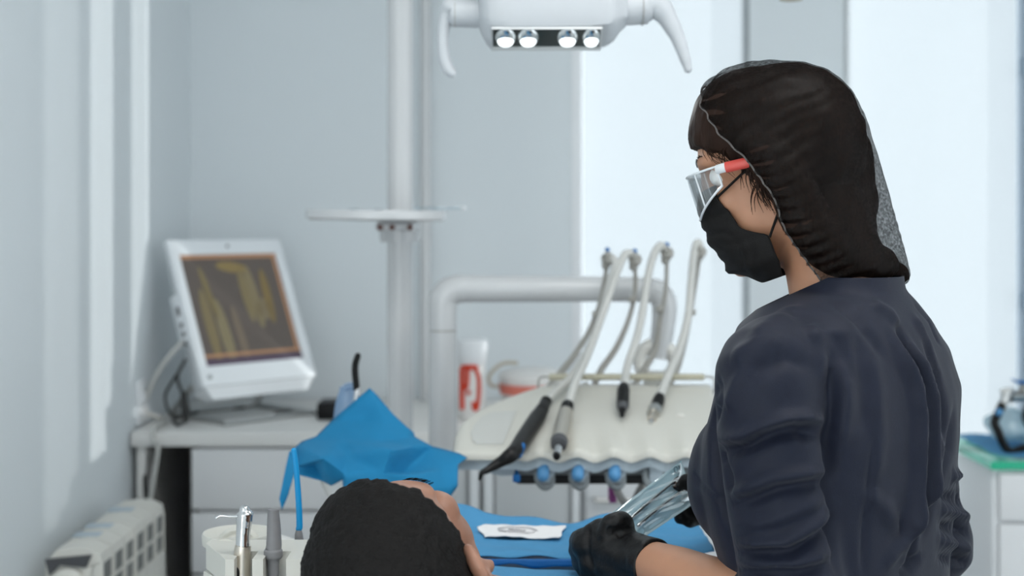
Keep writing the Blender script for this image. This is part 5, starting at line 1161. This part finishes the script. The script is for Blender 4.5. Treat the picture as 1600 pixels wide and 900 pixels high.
# hair: close cropped cap
pc = G(-.008, 0, .040); bm = bmesh.new(); bmesh.ops.create_icosphere(bm, subdivisions=6, radius=1); dirs = np.array([tuple(v.co) for v in bm.verts]); ff = [tuple(v.index for v in q.verts) for q in bm.faces]; bm.free()
hvv = []; skull = MB(); 
skull.ell(G(-.008, 0, .042), (.0925*PS, .0745*PS, .0825*PS), R=GR, nu=48, nv=32); skull.ell(G(.030, 0, .040), (.0625*PS, .0665*PS, .0725*PS), R=GR, nu=48, nv=32); skull.ell(G(-.030, 0, .0), (.066*PS, .060*PS, .07*PS), R=GR, nu=40, nv=26)
sv, sf = fuse(skull, .004, 4); stree = bvh(sv, sf)
ld = dirs @ np.array(GR)
for d, l in zip(dirs, ld):
    dv = Vector(d); h_ = stree.ray_cast(pc+dv*.4, -dv); r = (h_[0]-pc).length if h_[0] else .08
    p_ = np.array(pc)+d*r; lc = (p_-np.array(PO)) @ np.array(GR)/PS
    al = abs(lc[1]); u_ = lc[2]; f_ = lc[0]
    lim = np.interp(u_, [-.09, -.06, -.03, .0, .022, .040, .056, .070, .082, .10], [-.055, -.040, -.026, .006, .012, .032, .050, .066, .074, .11])
    t_ = np.clip((lim-f_)/.012+.5, 0, 1)
    hvv.append(np.array(pc)+d*(r+(-.010)*(1-t_)+t_*.0080))
hvv = np.array(hvv); n3 = normals(hvv, ff)
hvv += n3*(vnoise(hvv, 130, 31)*.0022+vnoise(hvv, 330, 32)*.0016+vnoise(hvv, 60, 33)*.0012)[:, None]
arr(hvv, ff, 'hair', phair, pat, angle=180)
for s in (-1, 1):
    eb = MB()
    for k in range(60):
        a = rng.rand(); p0 = G(.094-.020*a*a, s*(.012+.036*a), .026+.007*math.sin(a*2.6)); h_ = gt.find_nearest(p0); p0 = h_[0]+h_[1]*.0006
        eb.tube([p0, p0+pL*(s*.006)+pu*.002*rng.rand()+h_[1]*.0003], [.00045, .0002], n=5, smooth=0)
    eb.build('eyebrow', phair, pat)
t2 = MB(); t2.loft([oval2(.045, .10, .060, -.04), oval2(.075, .158, .074, -.05), oval2(.13, .176, .099, -.06), oval2(.22, .172, .110, -.065), oval2(.34, .170, .105, -.07), oval2(.46, .160, .096, -.075), oval2(.60, .172, .098, -.08)])
for s in (-1, 1): t2.tube([Q(.10, s*.14, -.06), Q(.14, s*.165, -.07), Q(.30, s*.165, -.07)], [.050, .053, .050], n=22, smooth=5)
v2, f2 = fuse(t2, .006, 5); arr(v2, f2, 'shirt', shirt, pat, angle=180)
t3 = MB(); 
t3.loft([oval2(.52, .166, .098, -.08), oval2(.62, .172, .098, -.08), oval2(.68, .14, .09, -.08)])
for s in (-1, 1): t3.tube([Q(.60, s*.085, -.075), Q(.72, s*.10, -.06), Q(1.0, s*.10, -.0), Q(1.2, s*.10, -.04), Q(1.40, s*.10, -.095)], [.098, .096, .070, .064, .054], n=22)
v3, f3 = fuse(t3, .008, 5); arr(v3, f3, 'trousers', pant, pat, angle=180)
for s in (-1, 1):
    w_ = MB(); w_.tube([Q(1.43, s*.10, -.13), Q(1.455, s*.11, -.03), Q(1.45, s*.118, .09)], [.042, .044, .03], n=18, round_ends=True); wv, wf = fuse(w_, .006, 4); arr(wv, wf, 'shoe', shoe, pat, angle=180)
# paper bib over the chest
st2 = bvh(v2, f2)
def bibp(u, v_):
    base = Q(.02+.36*v_, -.155+.31*u, .2); h_ = st2.ray_cast(base, -upb)
    p_ = h_[0] if h_[0] else base-upb*.25
    return p_+upb*(.016+.003*math.sin(u*13+v_*4)*math.sin(v_*8)+.004*max(0, 1-v_/.12)*abs(math.sin(u*8)))
bg = sheet_grid(56, 56, bibp); bb = np.array([tuple(q) for q in bg.v]); bb = lap(bb, bg.f, 3, .5); bg.v = [Vector(q) for q in bb]
bo = bg.build('paper_bib', M['bluecloth'], angle=70); sm = bo.modifiers.new('thick', 'SOLIDIFY'); sm.thickness = .001; sm.offset = 1
tag(bo, 'blue paper bib on the chest of the lying person, below the tray edge', 'bib')
# ---- chair under the patient
ch = thing('dental_chair', (Q(.5, 0, 0).x, Q(.5, 0, 0).y, 0), 'grey blue reclined dental chair under the lying person', 'chair')
RB = Matrix((side, bx_, upb)).transposed()
MB().box(Q(.30, 0, -.245), (.46, .72, .07), R=RB, bev=.03).build('backrest', M['upholstery'], ch)
MB().box(PO-pu*.01-pF*.0+V(-.01, -.015, -.185)+V(.0, 0, 0), (.22, .20, .05), R=RB, bev=.02).build('headrest', M['upholstery'], ch)
MB().box(Q(1.05, 0, -.255), (.43, .80, .08), R=RB, bev=.035).build('seat', M['upholstery'], ch)
bq = Q(.80, 0, -.28); MB().lathe([(.23, 0), (.235, .02), (.21, .05), (.12, .08), (.10, bq.z-.06), (.16, bq.z-.01)], (bq.x, bq.y, 0), n=40).build('pedestal', M['offwhite'], ch)
# ================================================================ camera, light, view
cd = bpy.data.cameras.new('camera'); co = bpy.data.objects.new('camera', cd); COL.objects.link(co)
co.location = (0, 0, CAMZ); co.rotation_euler = (math.pi/2, 0, 0); cd.lens = 50; cd.sensor_width = 36; cd.shift_y = -(450-HY)/1600
cd.dof.use_dof = True; cd.dof.focus_distance = 1.58; cd.dof.aperture_fstop = 3.8; cd.clip_start = .05
SC.camera = co
w = bpy.data.worlds.new('sky'); SC.world = w; w.use_nodes = True; nt = w.node_tree
bg = nt.nodes['Background']; bg.inputs[0].default_value = (.86, .93, .98, 1); bg.inputs[1].default_value = 1.0
def area(name, loc, rot, sx, sy, e, col=(1, 1, 1)):
    l = bpy.data.lights.new(name, 'AREA'); l.shape = 'RECTANGLE'; l.size = sx; l.size_y = sy; l.energy = e; l.color = col
    o = bpy.data.objects.new(name, l); COL.objects.link(o); o.location = loc; o.rotation_euler = rot; return o
su = bpy.data.lights.new('sun', 'SUN'); su.energy = 5.0; su.angle = math.radians(.7); su.color = (1, .97, .93)
so_ = bpy.data.objects.new('sun', su); COL.objects.link(so_); so_.rotation_euler = Vector((-1, -.42, -.03)).to_track_quat('-Z', 'Y').to_euler(); so_.location = (6, 8, 2)
area('operating_lamp', tuple(fac(.5, .5, .03)), (-fcn).to_track_quat('Z', 'Y').to_euler(), .14, .03, .35, (.97, 1, 1))
area('overhead_fill', (.6, 1.2, 2.70), (0, 0, 0), 1.2, .6, 9, (1, .98, .95))  # added overhead fill to brighten the room, no such lamp is known
SC.view_settings.view_transform = 'Standard'; SC.view_settings.look = 'None'; SC.view_settings.gamma = 1; SC.view_settings.exposure = .90
SC.view_settings.use_curve_mapping = False
SC.cycles.use_denoising = True; SC.cycles.max_bounces = 10; SC.cycles.transparent_max_bounces = 24
SC.cycles.sample_clamp_indirect = 6
